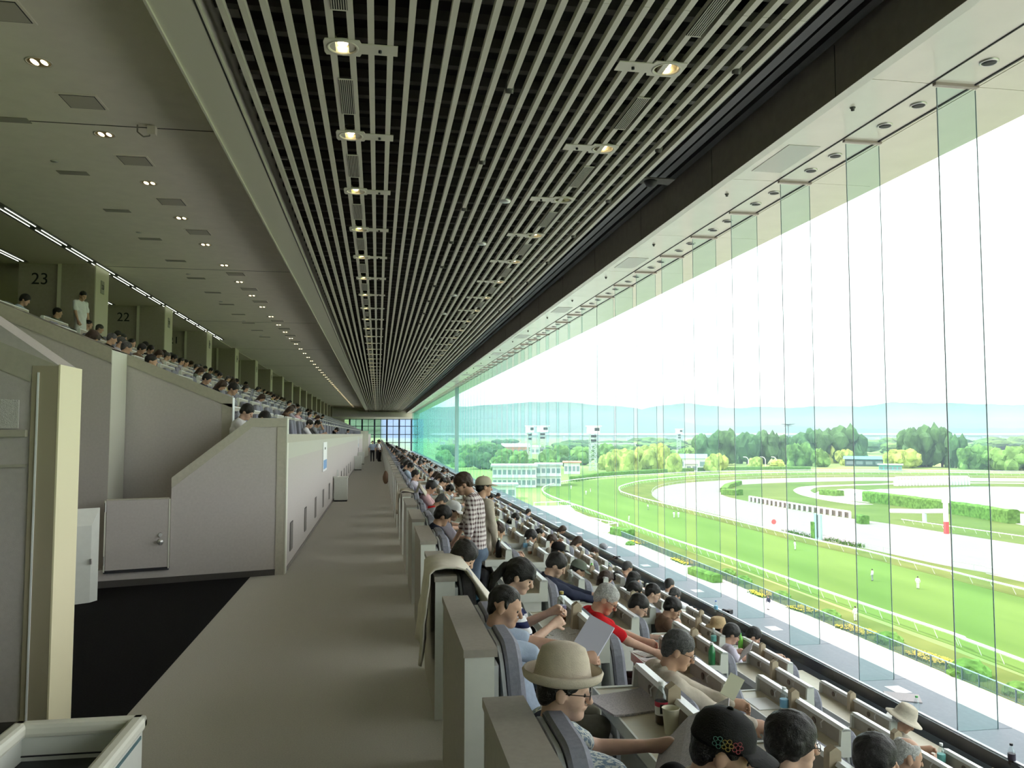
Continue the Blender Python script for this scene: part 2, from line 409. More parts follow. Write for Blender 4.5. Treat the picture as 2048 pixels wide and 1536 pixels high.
# camera dome on a plate near the recess
t = empty('security_dome', (4.75, 13.6, ZSLAT + 0.1)); MB().box(-0.4, -0.16, 0, 0.4, 0.16, 0.02).obj('plate', M_bar, t); MB().lathe([(0, -0.12), (0.07, -0.10), (0.11, -0.03), (0.12, 0)], 16).obj('dome', M_dark, t, smooth=True)
props(t, 'dark camera dome on a plate in the recess beside the slats', 'camera')

# beam between the slats and the left ceiling
struct(MB().box(-2.36, YB, ZSLAT, -1.86, YE, 8.0).obj('ceiling_beam', M_slat))
bm_ = bpy.data.objects['ceiling_beam']
MB().box(-0.03, YB, -0.03, 0.0, YE, 0.10).obj('lip', M_slat, bm_, (-2.36, 0, ZSLAT))
MB().box(0.0, YB, -0.004, 0.02, YE, 0.02).obj('groove', M_dark, bm_, (-1.90, 0, ZSLAT))
# left ceiling with lamps, vents, detectors
struct(MB().box(-8.75, YB, ZLEFT, -2.36, YE, ZLEFT + 0.1).obj('ceiling_left', M_ceil))
cl = bpy.data.objects['ceiling_left']
for i in range(-1, 14): MB().box(-8.7, 0, -0.004, -2.4, 0.03, 0.0).obj('joint', M_bar, cl, (0, 26.6 + 12.3 * i, ZLEFT))
ring2 = MB().lathe([(0.15, 0.004), (0.15, -0.008), (0.175, -0.008), (0.175, 0.0)], 24, caps=False).mesh('ring', M_slat, True)
cone2 = MB().lathe([(0.15, -0.004), (0.10, -0.0045), (0.0, -0.005)], 24).mesh('reflector', mat('brown_reflector', (0.55, 0.42, 0.22), 0.3, metal=0.6), True)  # reflector disc in brownish metal
bulb2 = MB().lathe([(0, -0.012), (0.035, -0.010), (0.05, -0.004)], 12).mesh('bulb', M_bulb)
for i in range(-2, 54):
    y = 11.98 + LSP * i
    t = empty('ceiling_downlight', (-4.74, y, ZLEFT)); link('ring', ring2, t); link('reflector', cone2, t); b1_ = link('bulb', bulb2, t, (-0.055, 0.0, 0)); b1_.scale = (0.9, 2.2, 1); b1_ = link('bulb', bulb2, t, (0.07, 0.0, 0)); b1_.scale = (0.8, 1.9, 1)
    if i < 13: lamp_light(t, -0.04, 48)
    props(t, 'round warm downlight in the plain ceiling over the upper seats, %s along' % nth(i + 2), 'downlight', 'downlights over the upper seats')
vf = MB().box(-0.30, -0.30, -0.012, 0.30, 0.30, 0).mesh('frame', M_ceil)
vi = MB().box(-0.245, -0.245, -0.018, 0.245, 0.245, -0.011).mesh('louvre', mat('vent_grey', (0.52, 0.49, 0.42), 0.7))
vg = MB().box(-0.26, -0.26, -0.0145, 0.26, 0.26, -0.011).mesh('gap', M_dark)
for i in range(14):
    y = 10.4 + LSP * i * 1.0
    if i in (5, 9): continue
    t = empty('ceiling_vent', (-4.62, y + 0.15, ZLEFT)); link('frame', vf, t); link('gap', vg, t); link('louvre', vi, t)
    props(t, 'square air vent in the plain ceiling beside the downlights, %s along' % nth(i), 'vent', 'square ceiling vents')
sv = MB().box(-0.28, -0.11, -0.012, 0.28, 0.11, 0).mesh('small_vent', mat('vent_dark', (0.36, 0.34, 0.29), 0.7))
so = MB().lathe([(0, -0.02), (0.06, -0.015), (0.075, 0)], 12).mesh('detector', M_steel, True)
for i in range(12):
    y = 14.3 + LSP * i
    o = link('ceiling_slot_vent', sv, None, (-6.05, y, ZLEFT)); props(o, 'small rectangular slot vent in the plain ceiling, %s along' % nth(i), 'vent', 'slot vents')
    if i % 2 == 0:
        o = link('smoke_detector', so, None, (-6.15, y + 2.1, ZLEFT)); props(o, 'small round chrome detector on the plain ceiling, %s along' % nth(i // 2), 'detector', 'ceiling detectors')
t = empty('antenna_bracket', (-4.05, 14.2, ZLEFT)); MB().path([(0, 0, 0), (0, 0, -0.12), (0.1, 0, -0.2), (0.2, 0, -0.18), (0.2, 0, 0)], 0.012, 6).obj('pipe', mat('bracket_grey', (0.3, 0.29, 0.25), 0.5), t); MB().box(0.17, -0.06, -0.16, 0.30, 0.06, -0.02).obj('box', M_ceil, t)
props(t, 'small bent pipe bracket hanging from the plain ceiling', 'bracket')
# back aisle ceiling (a bit lower, behind the pillars) and fluorescent slots
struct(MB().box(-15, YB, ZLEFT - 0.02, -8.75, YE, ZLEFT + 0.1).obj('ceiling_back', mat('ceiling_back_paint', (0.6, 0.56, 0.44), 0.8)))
tub = MB().box(-0.006, -0.85, -0.025, 0.006, 0.85, -0.012).mesh('tube', M_tube)
fix = MB().box(-0.16, -1.0, -0.012, 0.16, 1.0, -0.001).mesh('tray', mat('tray', (0.10, 0.10, 0.09), 0.5))
for i in range(16):
    y = 14.6 + 2.05 * i * 1.0 + 0.0
    t = empty('fluorescent_fixture', (-8.55, y, ZLEFT - 0.02)); link('tray', fix, t); link('tube', tub, t, (-0.07, 0, 0)); link('tube', tub, t, (0.07, 0, 0))
    props(t, 'twin-tube fluorescent fixture along the ceiling edge by the pillars, %s along' % nth(i), 'light fixture', 'fluorescent fixtures')
for i in range(4):
    t = empty('fluorescent_fixture', (-10.6, 17.0 + 8.2 * i, ZLEFT - 0.02)); link('tray', fix, t); link('tube', tub, t, (-0.07, 0, 0)); link('tube', tub, t, (0.07, 0, 0))
    props(t, 'twin-tube fluorescent fixture over the back aisle, %s bay' % nth(i), 'light fixture', 'back aisle fixtures')
# pillars with bay numbers
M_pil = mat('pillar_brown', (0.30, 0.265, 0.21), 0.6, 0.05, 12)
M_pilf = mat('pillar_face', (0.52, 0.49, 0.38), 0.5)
M_num = mat('number_black', (0.01, 0.01, 0.01), 0.5)
def text(body, size, m, parent, loc, rot, ext=0.003):
    cu = bpy.data.curves.new('number', 'FONT'); cu.body = body; cu.size = size; cu.extrude = ext; cu.align_x = 'CENTER'; cu.align_y = 'CENTER'
    cu.materials.append(m); return link('number', cu, parent, loc, rot)
for i in range(17):
    y = 26.3 + 8.2 * i
    t = empty('pillar', (-8.6, y, 4.38))
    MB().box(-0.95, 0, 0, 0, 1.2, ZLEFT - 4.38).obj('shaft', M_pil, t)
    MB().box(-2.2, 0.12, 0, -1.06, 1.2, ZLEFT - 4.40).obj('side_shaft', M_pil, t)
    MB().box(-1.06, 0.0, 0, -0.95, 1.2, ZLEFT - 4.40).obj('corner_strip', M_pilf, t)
    MB().box(0, 0.0, 0, 0.03, 1.2, ZLEFT - 4.38).obj('lit_front_face', M_pilf, t)  # paler slab: window light on this face put into its colour
    if i < 6:
        text(str(23 - i), 0.5, M_num, t, (-1.6, 0.115, 2.52), (R(90), 0, 0))
        p = MB().box(0.03, 0.45, 0, 0.045, 0.75, 0.4).obj('plate', mat('plate_grey', (0.25, 0.24, 0.2), 0.5), t, (0, 0, 2.2))
        text(str(23 - i), 0.2, M_num, t, (0.05, 0.6, 2.4), (R(90), 0, R(90)))
    num = (', numbered %d' % (23 - i)) if i < 6 else ''
    props(t, 'square brown pillar behind the upper seats%s, %s from the camera' % (num, nth(i)), 'pillar', 'pillars behind the upper seats')
# back wall, wall behind camera, end wall
struct(MB().box(-15.2, YB, 0, -15, YE, 8.6).obj('wall_left', mat('back_wall', (0.55, 0.50, 0.30), 0.8)))
struct(MB().box(-15.2, YB - 0.3, -4, 8, YB, 8.6).obj('wall_rear', M_wall))
struct(MB().box(-15.2, YE, 5.25, 8.3, YE + 0.4, 8.6).obj('wall_end', M_ceil))
struct(MB().box(-15.2, YE - 14, 5.25, 6.0, YE, 5.35).obj('ceiling_end', M_ceil))
# end window
ew = empty('window_2', (0, YE, 0)); ew['kind'] = 'structure'
M_mull = mat('dark_mullion', (0.03, 0.035, 0.06), 0.5)
for i in range(6): MB().box(-0.16, -0.2, -3, 0.16, 0.2, 5.3).obj('mullion', M_mull, ew, (-5.6 + 2.45 * i, 0, 0))
for i in range(6): MB().box(-0.05, -0.1, -3, 0.05, 0.1, 5.3).obj('glazing_bar', M_mull, ew, (-4.37 + 2.45 * i, 0, 0))
for z in (3.75, 2.1, 0.5, 5.15): MB().box(-6.6, -0.1, -0.07, 8.0, 0.1, 0.07).obj('transom', M_mull, ew, (0, 0, z))
for i in range(6): MB().box(-1.2, -0.01, -3, 1.2, 0.01, 5.2).obj('pane', glass('end_glass', (0.80, 0.84, 1.0), 0.03), ew, (-4.4 + 2.45 * i, 0, 0))
struct(MB().box(-15.2, YE, -4, -6.6, YE + 0.3, 5.3).obj('wall_end_lower', M_wall))
# ================================================================== UPPER TIER AND VOMITORY
UX, UZ = -1.6, 1.46
def up_floor(j): return UZ + 0.415 * j
for (ya, yb) in ((14.0, YE),):
    for j in range(7):
        x1 = UX - ROWP * j; x0 = x1 - ROWP
        struct(MB().box(x0, ya, 0, x1, yb, up_floor(j)).obj('floor_upper_tier', M_tier))
    struct(MB().box(-15, ya, 0, UX - ROWP * 7, yb, up_floor(7)).obj('floor_upper_aisle', M_tier))
# corridor wall carrying the upper tier
struct(MB().box(-1.62, 13.35, 0, -1.44, YE, 2.06).obj('wall_corridor', M_wall))
struct(MB().box(-1.66, 13.35, 2.06, -1.42, YE, 2.2).obj('trim_3', M_trim))
struct(MB().box(-1.44, 13.35, 1.80, -1.432, YE, 2.06).obj('trim_4', mat('pale_band', (0.50, 0.50, 0.43), 0.6)))
struct(MB().box(-1.44, 13.35, 0, -1.425, YE, 0.06).obj('baseboard_corridor', mat('grey_skirting', (0.24, 0.22, 0.2), 0.6)))
vgrl = MB()
for j in range(9): vgrl.box(-0.008, -0.2 + j * 0.05, 0, 0.0, -0.175 + j * 0.05, 0.46)
vgm = vgrl.mesh('slats', mat('grille_grey', (0.30, 0.28, 0.26), 0.6)); vbk = MB().box(-0.004, -0.21, -0.01, -0.002, 0.21, 0.47).mesh('backing', M_dark)
for i in range(12):
    t = empty('wall_vent', (-1.428, 14.3 + 2.72 * i, 0.25)); link('slats', vgm, t); link('backing', vbk, t)
    props(t, 'low louvred wall vent along the corridor wall, %s from the stair' % nth(i), 'vent', 'corridor wall vents')
# pilasters further along the corridor wall
for i, y in enumerate((78, 80.2, 82.5)):
    struct(MB().box(-1.62, y, 0, -1.2 + 0.12 * i, y + 0.6, 2.5).obj('trim_%d' % (11 + i), M_cream))

def wall_poly(name, pts2, y_at, thick, m, parent=None):
    """pts2: (x,z) outline; y_at(x): front face; extruded back by thick"""
    return MB().prism([(x, y_at(x), z) for x, z in pts2], (0, 0, 0), (0, thick, 0)).obj(name, m, parent)
def band(name, p, q, w, y_at, m, parent, proud=0.012, thick=0.05, up=0.0):
    """flat strip of height w (downwards) along the line p->q on a wall's front face"""
    (x0, z0), (x1, z1) = p, q
    return MB().prism([(x0, y_at(x0) - proud, z0 + up), (x1, y_at(x1) - proud, z1 + up), (x1, y_at(x1) - proud, z1 - w), (x0, y_at(x0) - proud, z0 - w)][::-1], (0, 0, 0), (0, thick, 0)).obj(name, m, parent)
# far wall of the vomitory, in two planes
Y1 = 13.1
a = at_y(0, 605, Y1); b = at_y(224, 697, Y1)
sl = (b[2] - a[2]) / (b[0] - a[0]); xr = b[0]
wl = struct(wall_poly('wall_vomitory_far', [(-10, 0), (xr, 0), (xr, b[2]), (-10, b[2] + sl * (-10 - xr))], lambda x: Y1, 0.75, M_wall))
band('cap', (-10, b[2] + sl * (-10 - xr)), (xr + 0.0, b[2]), 0.22, lambda x: Y1, M_trim, wl, thick=0.8)
MB().box(0, 0, 0, 0.006, 0.74, b[2] - 0.02).obj('end_face', M_cream, wl, (xr, Y1, 0))
Y2 = 13.86
c = at_y(250, 707, Y2); d = at_y(465, 795, Y2)
wr = struct(wall_poly('wall_vomitory_stair', [(xr, 0), (d[0], 0), (d[0], d[2]), (xr, c[2] + (d[2] - c[2]) / (d[0] - c[0]) * (xr - c[0]))], lambda x: Y2, 0.14, M_wall))
band('cap', (xr, c[2] + (d[2] - c[2]) / (d[0] - c[0]) * (xr - c[0])), (d[0], d[2]), 0.17, lambda x: Y2, M_trim, wr, thick=0.18)
MB().box(-0.16, -0.012, 0, 0, 0, d[2] - 0.1).obj('edge_trim', M_trim, wr, (d[0], Y2, 0))
MB().box(0, -0.012, 0, 0.012, 0.15, d[2]).obj('end_face', M_white2, wr, (d[0], Y2, 0))
# stair parapet with sloping top and a low gate
def YA(x): return 13.3 + (x + 1.44) * 0.305
pa = struct(wall_poly('wall_stair_parapet', [(-3.03, 0), (-1.44, 0), (-1.44, 2.44), (-1.95, 2.44), (-3.03, 1.54)], YA, 0.16, M_wall))
band('cap', (-3.03, 1.54), (-1.95, 2.44), 0.15, YA, M_trim, pa, thick=0.2, up=0.01)
band('cap', (-1.95, 2.44), (-1.44, 2.44), 0.13, YA, M_trim, pa, thick=0.2, up=0.01)
band('edge_trim', (-1.57, 2.32), (-1.44, 2.32), 2.32, YA, M_trim, pa, thick=0.2)
MB().box(0, -0.014, 0, 0.02, 0.2, 2.45).obj('end_face', M_cream, pa, (-1.44, 13.3, 0))
band('skirting', (-3.03, 0.09), (-1.57, 0.09), 0.09, YA, M_skirt, pa, proud=0.02)
ga = struct(wall_poly('wall_under_gate', [(-4.3, 0), (-3.03, 0), (-3.03, 0.22), (-4.3, 0.26)], YA, 0.16, M_wall))
band('skirting', (-4.3, 0.10), (-3.03, 0.09), 0.10, YA, M_skirt, ga, proud=0.02)
gt = empty('gate', (-3.45, YA(-3.45), 0.22)); gt.rotation_euler = (0, 0, math.atan(0.305))
gh = 1.02
MB().box(-0.42, -0.03, 0.02, 0.41, 0.03, gh).obj('leaf', M_wall, gt, bevel=0.006)
MB().box(-0.44, -0.035, -0.02, 0.43, 0.035, 0.015).obj('threshold', M_dark, gt)
MB().box(-0.42, -0.034, gh, 0.41, 0.034, gh + 0.02).obj('top_rail', M_trim, gt)
MB().box(0.41, -0.036, 0, 0.43, 0.036, gh).obj('stile', M_cream, gt); MB().box(-0.445, -0.036, 0, -0.425, 0.036, gh).obj('stile', M_cream, gt)
for z in (0.10, 0.86): MB().cyl((-0.435, -0.05, z), (-0.435, -0.05, z + 0.13), 0.012, n=8).obj('hinge', M_steel, gt)
MB().cyl((0.30, -0.03, 0.50), (0.30, -0.07, 0.50), 0.028, n=16).obj('lock', M_steel, gt)
k_ = MB().cyl((0.30, -0.03, 0.40), (0.30, -0.06, 0.40), 0.018, n=12).obj('knob', M_steel, gt)
MB().lathe([(0, 0), (0.03, 0.004), (0.045, 0.02), (0.045, 0.035), (0.03, 0.05), (0, 0.055)], 18).obj('knob_head', M_steel, k_, (0.30, -0.06, 0.40), (R(90), 0, 0), smooth=True)
props(gt, 'low grey gate with chrome lock and knob beside the stair parapet', 'gate')
# gate leaf standing open further left
lf = empty('open_gate_leaf', (-3.75, 11.5, 0.12))
MB().prism([(0, 0, 0), (0.05, 0.14, 0.0), (0.05, 0.14, 1.22), (0, 0, 1.0)], (0, 0, 0), (-0.42, -0.30, 0)).obj('leaf', M_white, lf, (0.05, 0, 0))
MB().box(-0.01, -0.03, 0.3, 0.012, 0.0, 0.37).obj('latch', M_steel, lf, (0.06, -0.02, 0.2))
lf.location.z = 0.0
props(lf, 'white panel leaf standing open behind the cream pillar', 'gate')
# near wall of the vomitory
YN = 6.42; xn = -2.32; zn = 2.70
nw = struct(wall_poly('wall_vomitory_near', [(-9, 0), (xn, 0), (xn, zn), (-9, zn + 0.42 * (-xn + 9))][::1], lambda x: YN, 0.40, M_wall))
band('cap', (-9, zn + 0.42 * (9 + xn)), (xn, zn), 0.20, lambda x: YN, M_trim, nw, thick=0.44)
band('edge_trim', (xn - 0.18, zn), (xn, zn), zn, lambda x: YN, mat('brown_edge_trim', (0.36, 0.32, 0.22), 0.6), nw, proud=0.02)
MB().box(-0.006, 0, 0, 0.006, 0.01, zn - 0.05).obj('bead', M_white2, nw, (xn - 0.135, YN - 0.03, 0))
MB().box(0, -0.022, 0, 0.012, 0.42, zn + 0.01).obj('end_face', mat('yellow_cream', (0.80, 0.74, 0.50), 0.5), nw, (xn, YN, 0))
MB().prism([(-6, -0.03, 2.60 - 0.02), (xn - 0.26, -0.03, 2.45), (xn - 0.26, -0.03, 2.24), (-6, -0.03, 2.24)][::-1], (0, 0, 0), (0, 0.02, 0)).obj('textured_panel', mat('frosted_panel', (0.62, 0.60, 0.57), 0.5, 0.12, 120, 0.8, 150), nw, (0, YN, 0))
MB().box(-6, -0.05, 0, xn - 0.20, 0, 0.05).obj('sill', M_trim, nw, (0, YN, 2.18)); MB().box(-6, -0.03, 0, xn - 0.20, 0, 0.02).obj('rib', M_trim, nw, (0, YN, 1.96))
MB().box(-6, -0.02, 0, xn - 0.18, 0, 0.15).obj('skirting', M_skirt, nw, (0, YN, 0))
# white open box in the corner of the view
bx = empty('open_box', (-1.33, 3.3, 0))
w, y0, y1, h = 0.25, -1.2, 0.76, 0.88
for (p, q) in (((-w, y0, h), (-w, y1, h)), ((-w, y1, h), (w, y1, h)), ((w, y1, h), (w, y0, h))):
    x0, x1 = min(p[0], q[0]) - 0.035, max(p[0], q[0]) + 0.035; ya, yb = min(p[1], q[1]) - 0.035, max(p[1], q[1]) + 0.035
    MB().box(x0, ya, h - 0.045, x1, yb, h + 0.02).obj('rim', M_cream, bx, bevel=0.02)
for (x0, ya, x1, yb) in ((-w - 0.02, y0, -w + 0.012, y1), (w - 0.012, y0, w + 0.02, y1), (-w, y1 - 0.012, w, y1 + 0.02)):
    MB().box(x0, ya, 0.02, x1, yb, h - 0.045).obj('side_panel', M_white, bx)
MB().box(-w + 0.012, y0, h - 0.17, w - 0.012, y1 - 0.012, h - 0.15).obj('dark_lining', mat('dark_lining', (0.02, 0.022, 0.024), 0.4), bx)
MB().box(w + 0.02, y0, 0, w + 0.024, y1 - 0.03, 0.015).obj('groove', mat('teal_groove', (0.10, 0.18, 0.20), 0.5), bx, (0, 0, h - 0.075))
MB().box(-w + 0.012, y1 - 0.02, h - 0.13, w - 0.012, y1 - 0.012, h - 0.125).obj('seam', M_dark, bx)
props(bx, 'white open-topped box with rounded rim and dark lining beside the corridor', 'box')
# cabinets and signs along the corridor
for i, (y, hh, lab) in enumerate(((27.2, 0.80, 'grey metal waste cabinet beside the corridor wall with upright tongs'), (50.5, 0.86, 'grey metal waste cabinet standing further down the corridor wall'), (60, 0.9, 'small grey cabinet far down the corridor wall'))):
    t = empty('waste_cabinet', (-1.19, y, 0))
    MB().box(-0.21, 0, 0.04, 0.22, 0.42, hh - 0.04).obj('body', M_white, t, bevel=0.01); MB().box(-0.225, -0.015, hh - 0.04, 0.235, 0.435, hh).obj('lid', M_white, t); MB().box(-0.20, 0.02, 0, 0.21, 0.40, 0.04).obj('plinth', M_dark, t)
    if i == 0:
        for x in (-0.12, -0.09): MB().cyl((x, 0.2, hh), (x, 0.2, hh + 0.22), 0.012, n=6).obj('tong', M_steel, t)
    props(t, lab, 'cabinet')
M_ban = mat('banner_white', (0.85, 0.86, 0.88), 0.5); M_banb = mat('banner_blue', (0.16, 0.33, 0.62), 0.5)
for i, (y, lab) in enumerate(((22.0, 'white vertical sign with blue lower part on the corridor wall'), (61.0, 'narrow white sign on a thin post far along the corridor'))):
    t = empty('wall_sign', (-1.425, y, 1.2)); MB().box(-0.01, 0, 0, 0.01, 1.5 if i == 0 else 0.6, 0.78).obj('board', M_ban, t)
    MB().box(0.01, 0.08, 0.06, 0.013, 1.42 if i == 0 else 0.5, 0.30).obj('blue_field', M_banb, t)
    if i == 0: MB().box(0.01, 0.5, 0.58, 0.013, 0.9, 0.64).obj('line_of_print', M_dark, t)
    else: MB().box(-0.01, 0.25, -0.6, 0.01, 0.3, 0).obj('post', M_dark, t)
    props(t, lab, 'sign')
# ================================================================== SEATS, DESKS, PARTITIONS
M_fab = mat('grey_seat_fabric', (0.235, 0.24, 0.285), 0.85, 0.08, 60, 0.2, 300, spec=0.1)
M_shell = mat('pale_grey_seat_shell', (0.42, 0.44, 0.44), 0.5)
M_desk = mat('beige_desk_top', (0.50, 0.46, 0.35), 0.35, 0.06, 10)
M_board = mat('taupe_board', (0.37, 0.34, 0.285), 0.55, 0.05, 12)
M_divid = mat('brown_divider', (0.42, 0.35, 0.25), 0.6, 0.06, 20)
def rounded(w, h, r, n=4):
    """outline with rounded top corners in (y,z), base at z=0"""
    p = [(-w, 0), (w, 0)]
    for i in range(n + 1): t = math.pi / 2 * i / n; p.append((w - r + r * math.cos(t), h - r + r * math.sin(t)))
    for i in range(n + 1): t = math.pi / 2 + math.pi / 2 * i / n; p.append((-w + r + r * math.cos(t), h - r + r * math.sin(t)))
    return p
sb = MB(); pr = rounded(0.275, 0.72, 0.12)
nn = len(pr)
lay = [(-0.050, 0.97), (-0.035, 1.0), (0.02, 1.0), (0.045, 0.94), (0.05, 0.86)]
vs = []
for dx, s in lay:
    vs += [(dx - 0.10 * z, y * s, 0.42 + 0.36 + (z - 0.36) * s) for y, z in pr]
fs = [tuple(range(nn)), tuple(range((len(lay) - 1) * nn, len(lay) * nn))[::-1]]
for j in range(len(lay) - 1): fs += [(j * nn + i, (j + 1) * nn + i, (j + 1) * nn + (i + 1) % nn, j * nn + (i + 1) % nn) for i in range(nn)]
seat_back = MB().add(vs, fs).mesh('backrest', M_fab)
seat_shell = MB().prism([(-0.055 - 0.10 * z, y * 0.96, 0.42 + z * 0.97) for y, z in pr], (0, 0, 0), (-0.02, 0, 0)).mesh('shell', M_shell)
seat_cush = MB().prism([(-0.02, -0.26, 0.36), (0.40, -0.26, 0.38), (0.43, -0.26, 0.42), (0.41, -0.26, 0.455), (-0.02, -0.26, 0.445)][::-1], (0, 0, 0), (0, 0.52, 0)).mesh('cushion', M_fab)
seat_ped = MB().box(-0.02, -0.05, 0, 0.10, 0.05, 0.36).box(-0.02, -0.22, 0.33, 0.36, 0.22, 0.362).mesh('pedestal', M_shell)
def seat(x, y, z, label, group):
    t = empty('seat', (x, y, z))
    link('backrest', seat_back, t); link('shell', seat_shell, t); link('cushion', seat_cush, t); link('pedestal', seat_ped, t)
    return props(t, label, 'seat', group)
XSEAT = 0.885
def xseat(k): return 0.79 if k == 0 else XSEAT + ROWP * k
# desk: origin at row floor, x measured from the seat side
DX0, DX1, DZ = 1.34, 1.665, 0.68   # of row 0; DZ above the row's floor
HL = LENB / 2
desk_top = MB().box(DX0, -HL + 0.02, DZ - 0.035, DX1 - 0.05, HL - 0.02, DZ).mesh('desk_top', M_desk)
desk_lip = MB().box(DX0 - 0.012, -HL, DZ - 0.07, DX0, HL, DZ + 0.004).mesh('front_edge', M_white)
def _end(y):
    return MB().prism([(DX0, y, DZ - 0.075), (DX1, y, DZ - 0.075), (DX1, y, DZ + 0.12), (DX1 - 0.045, y, DZ + 0.132), (DX1 - 0.075, y, DZ + 0.12), (DX1 - 0.085, y, DZ + 0.006), (DX0, y, DZ + 0.006)][::-1], (0, 0, 0), (0, 0.03, 0))
desk_end1 = _end(-HL).mesh('end_panel', M_white); desk_end2 = _end(HL - 0.03).mesh('end_panel', M_white)
desk_board = MB().box(DX1 - 0.055, -HL + 0.03, DZ - 0.07, DX1 - 0.005, HL - 0.03, DZ + 0.115).mesh('back_board', M_board)
desk_rail = MB().prism([(DX1 - 0.07, -HL, DZ + 0.115), (DX1 + 0.002, -HL, DZ + 0.115), (DX1 - 0.002, -HL, DZ + 0.132), (DX1 - 0.055, -HL, DZ + 0.139)][::-1], (0, 0, 0), (0, LENB, 0)).mesh('top_rail', M_white2)
desk_div = MB().prism([(DX1 - 0.11, 0, DZ), (DX1 - 0.03, 0, DZ), (DX1 - 0.03, 0, DZ + 0.19), (DX1 - 0.06, 0, DZ + 0.215), (DX1 - 0.10, 0, DZ + 0.19)][::-1], (0, -0.03, 0), (0, 0.03, 0)).mesh('divider', M_divid)
desk_leg = MB().prism([(DX1 - 0.06, -HL + 0.02, 0), (DX1 - 0.06, -HL + 0.02, DZ - 0.07), (DX0 + 0.07, -HL + 0.02, DZ - 0.07), (DX0 + 0.16, -HL + 0.02, DZ - 0.30), (DX0 + 0.16, -HL + 0.02, 0)], (0, 0, 0), (0, LENB - 0.04, 0)).mesh('pedestal', M_white)
desk_disc = MB().cyl((DX1 - 0.06, 0.42, DZ + 0.06), (DX1 - 0.064, 0.42, DZ + 0.06), 0.028, n=12).mesh('socket', mat('socket_brown', (0.12, 0.09, 0.07), 0.5))
desk_hook = MB().path([(DX1 - 0.075, 0, DZ + 0.12), (DX1 - 0.10, 0, DZ + 0.10), (DX1 - 0.095, 0, DZ + 0.06)], 0.005, 5).mesh('hook', M_steel)
desk_div2 = MB().box(DX1 - 0.30, -0.012, DZ, DX1 - 0.06, 0.012, DZ + 0.10).mesh('divider', M_divid)
def desk(x, y, z, label, group, board=True, fine=True):
    t = empty('desk', (x, y, z))
    link('desk_top', desk_top, t); link('front_edge', desk_lip, t); link('pedestal', desk_leg, t)
    if board:
        link('end_panel', desk_end1, t); link('end_panel', desk_end2, t); link('back_board', desk_board, t); link('top_rail', desk_rail, t)
        if fine:
            link('divider', desk_div, t); link('socket', desk_disc, t); link('socket', desk_disc, t, (0, -0.70, 0)); link('hook', desk_hook, t, (0, 0.3, 0)); link('hook', desk_hook, t, (0, -0.45, 0))
    return props(t, label, 'desk', group)
# tall partitions along the corridor
pt_body = MB().box(0.455, 0.012, 0, 0.60, LENB - 0.012, 1.05).mesh('body', M_shadeside)  # sides darker than the ends: shade and daylight put into the colours
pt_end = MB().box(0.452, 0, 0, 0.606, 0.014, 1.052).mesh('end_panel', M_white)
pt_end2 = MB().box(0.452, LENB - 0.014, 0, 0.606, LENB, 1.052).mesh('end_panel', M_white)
pt_cap = MB().box(0.445, -0.008, 1.05, 0.622, LENB + 0.008, 1.09).mesh('cap', M_brown)
pt_foot = MB().box(0.606, 0.01, -0.15, 0.63, LENB - 0.01, 1.0).mesh('back_panel', M_shell)
def bayY(i): return Y0B + PITCHB * i
OFFD = -0.65            # the desks stand out of step with the corridor partitions
def seatY(i, k): return bayY(i) + (OFFD if k else 0)
NB = 74
for i in range(-4, NB):
    t = empty('seat_partition', (0, bayY(i), 0))
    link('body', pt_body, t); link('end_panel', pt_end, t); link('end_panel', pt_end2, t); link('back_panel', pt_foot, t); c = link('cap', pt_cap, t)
    props(t, 'tall cream partition with grey-brown cap along the corridor, %s from the camera' % nth(i + 4), 'partition', 'corridor partitions')
ROWN = ['top row', 'second row', 'third row', 'fourth row', 'fifth row', 'front row']
NSEAT = 13            # bays whose seats are built one by one
for i in range(-1, NSEAT):
    for k in range(6):
        zf = row_floor(k)
        if i == -1 and k > 2: pass
        for s, dy in ((0, 0.36), (1, 1.04)):
            seat(xseat(k), seatY(i, k) + dy, zf, 'grey padded seat, %s below the corridor, %s seat of bay %s' % (ROWN[k], ('nearer', 'farther')[s], nth(i + 1)), 'seats of the lower tier')
for i in range(-1, 40):
    for k in range(6):
        desk(ROWP * k, bayY(i) + OFFD + HL, row_floor(k), 'pale two-seat desk%s, %s below the corridor, bay %s' % (' with raised back board' if k < 5 else ' against the window ledge', ROWN[k], nth(i + 1)), 'desks of the lower tier', board=k < 5, fine=i < 14)
def merged(name, meshes, places, kind='stuff'):
    """one mesh of many far copies; keeps each source's material"""
    V = []; Fc = []; mi = []; mats = []; n = 0
    for me in meshes:
        mats.append(me.materials[0])
    for (x, y, z) in places:
        for q, me in enumerate(meshes):
            vv = np.empty(len(me.vertices) * 3); me.vertices.foreach_get('co', vv); vv = vv.reshape(-1, 3) + (x, y, z)
            V.append(vv)
            for p in me.polygons: Fc.append([v + n for v in p.vertices]); mi.append(q)
            n += len(vv)
    me = bpy.data.meshes.new(name); me.from_pydata(np.vstack(V).tolist(), [], Fc)
    for m in mats: me.materials.append(m)
    me.polygons.foreach_set('material_index', mi); me.update()
    o = link(name, me); o['kind'] = kind
    return o
lo_back = MB().box(-0.13, -0.27, 0.40, 0.03, 0.27, 1.14).mesh('lo', M_fab)
lo_white = MB().box(-0.14, -0.24, 0.38, -0.13, 0.24, 1.15).mesh('lo', M_shell)
props(merged('far_seats', [lo_back, lo_white], [(xseat(k), seatY(i, k) + dy, row_floor(k)) for i in range(NSEAT, NB) for k in range(6) for dy in (0.36, 1.04)]),
      'distant grey seats of the lower tier running to the far window', 'seats')
props(merged('far_desks', [desk_top, desk_lip, desk_end1, desk_board, desk_rail, desk_leg], [(ROWP * k, bayY(i) + OFFD + HL, row_floor(k)) for i in range(40, NB) for k in range(6)]),
      'distant pale desks of the lower tier running to the far window', 'desks')
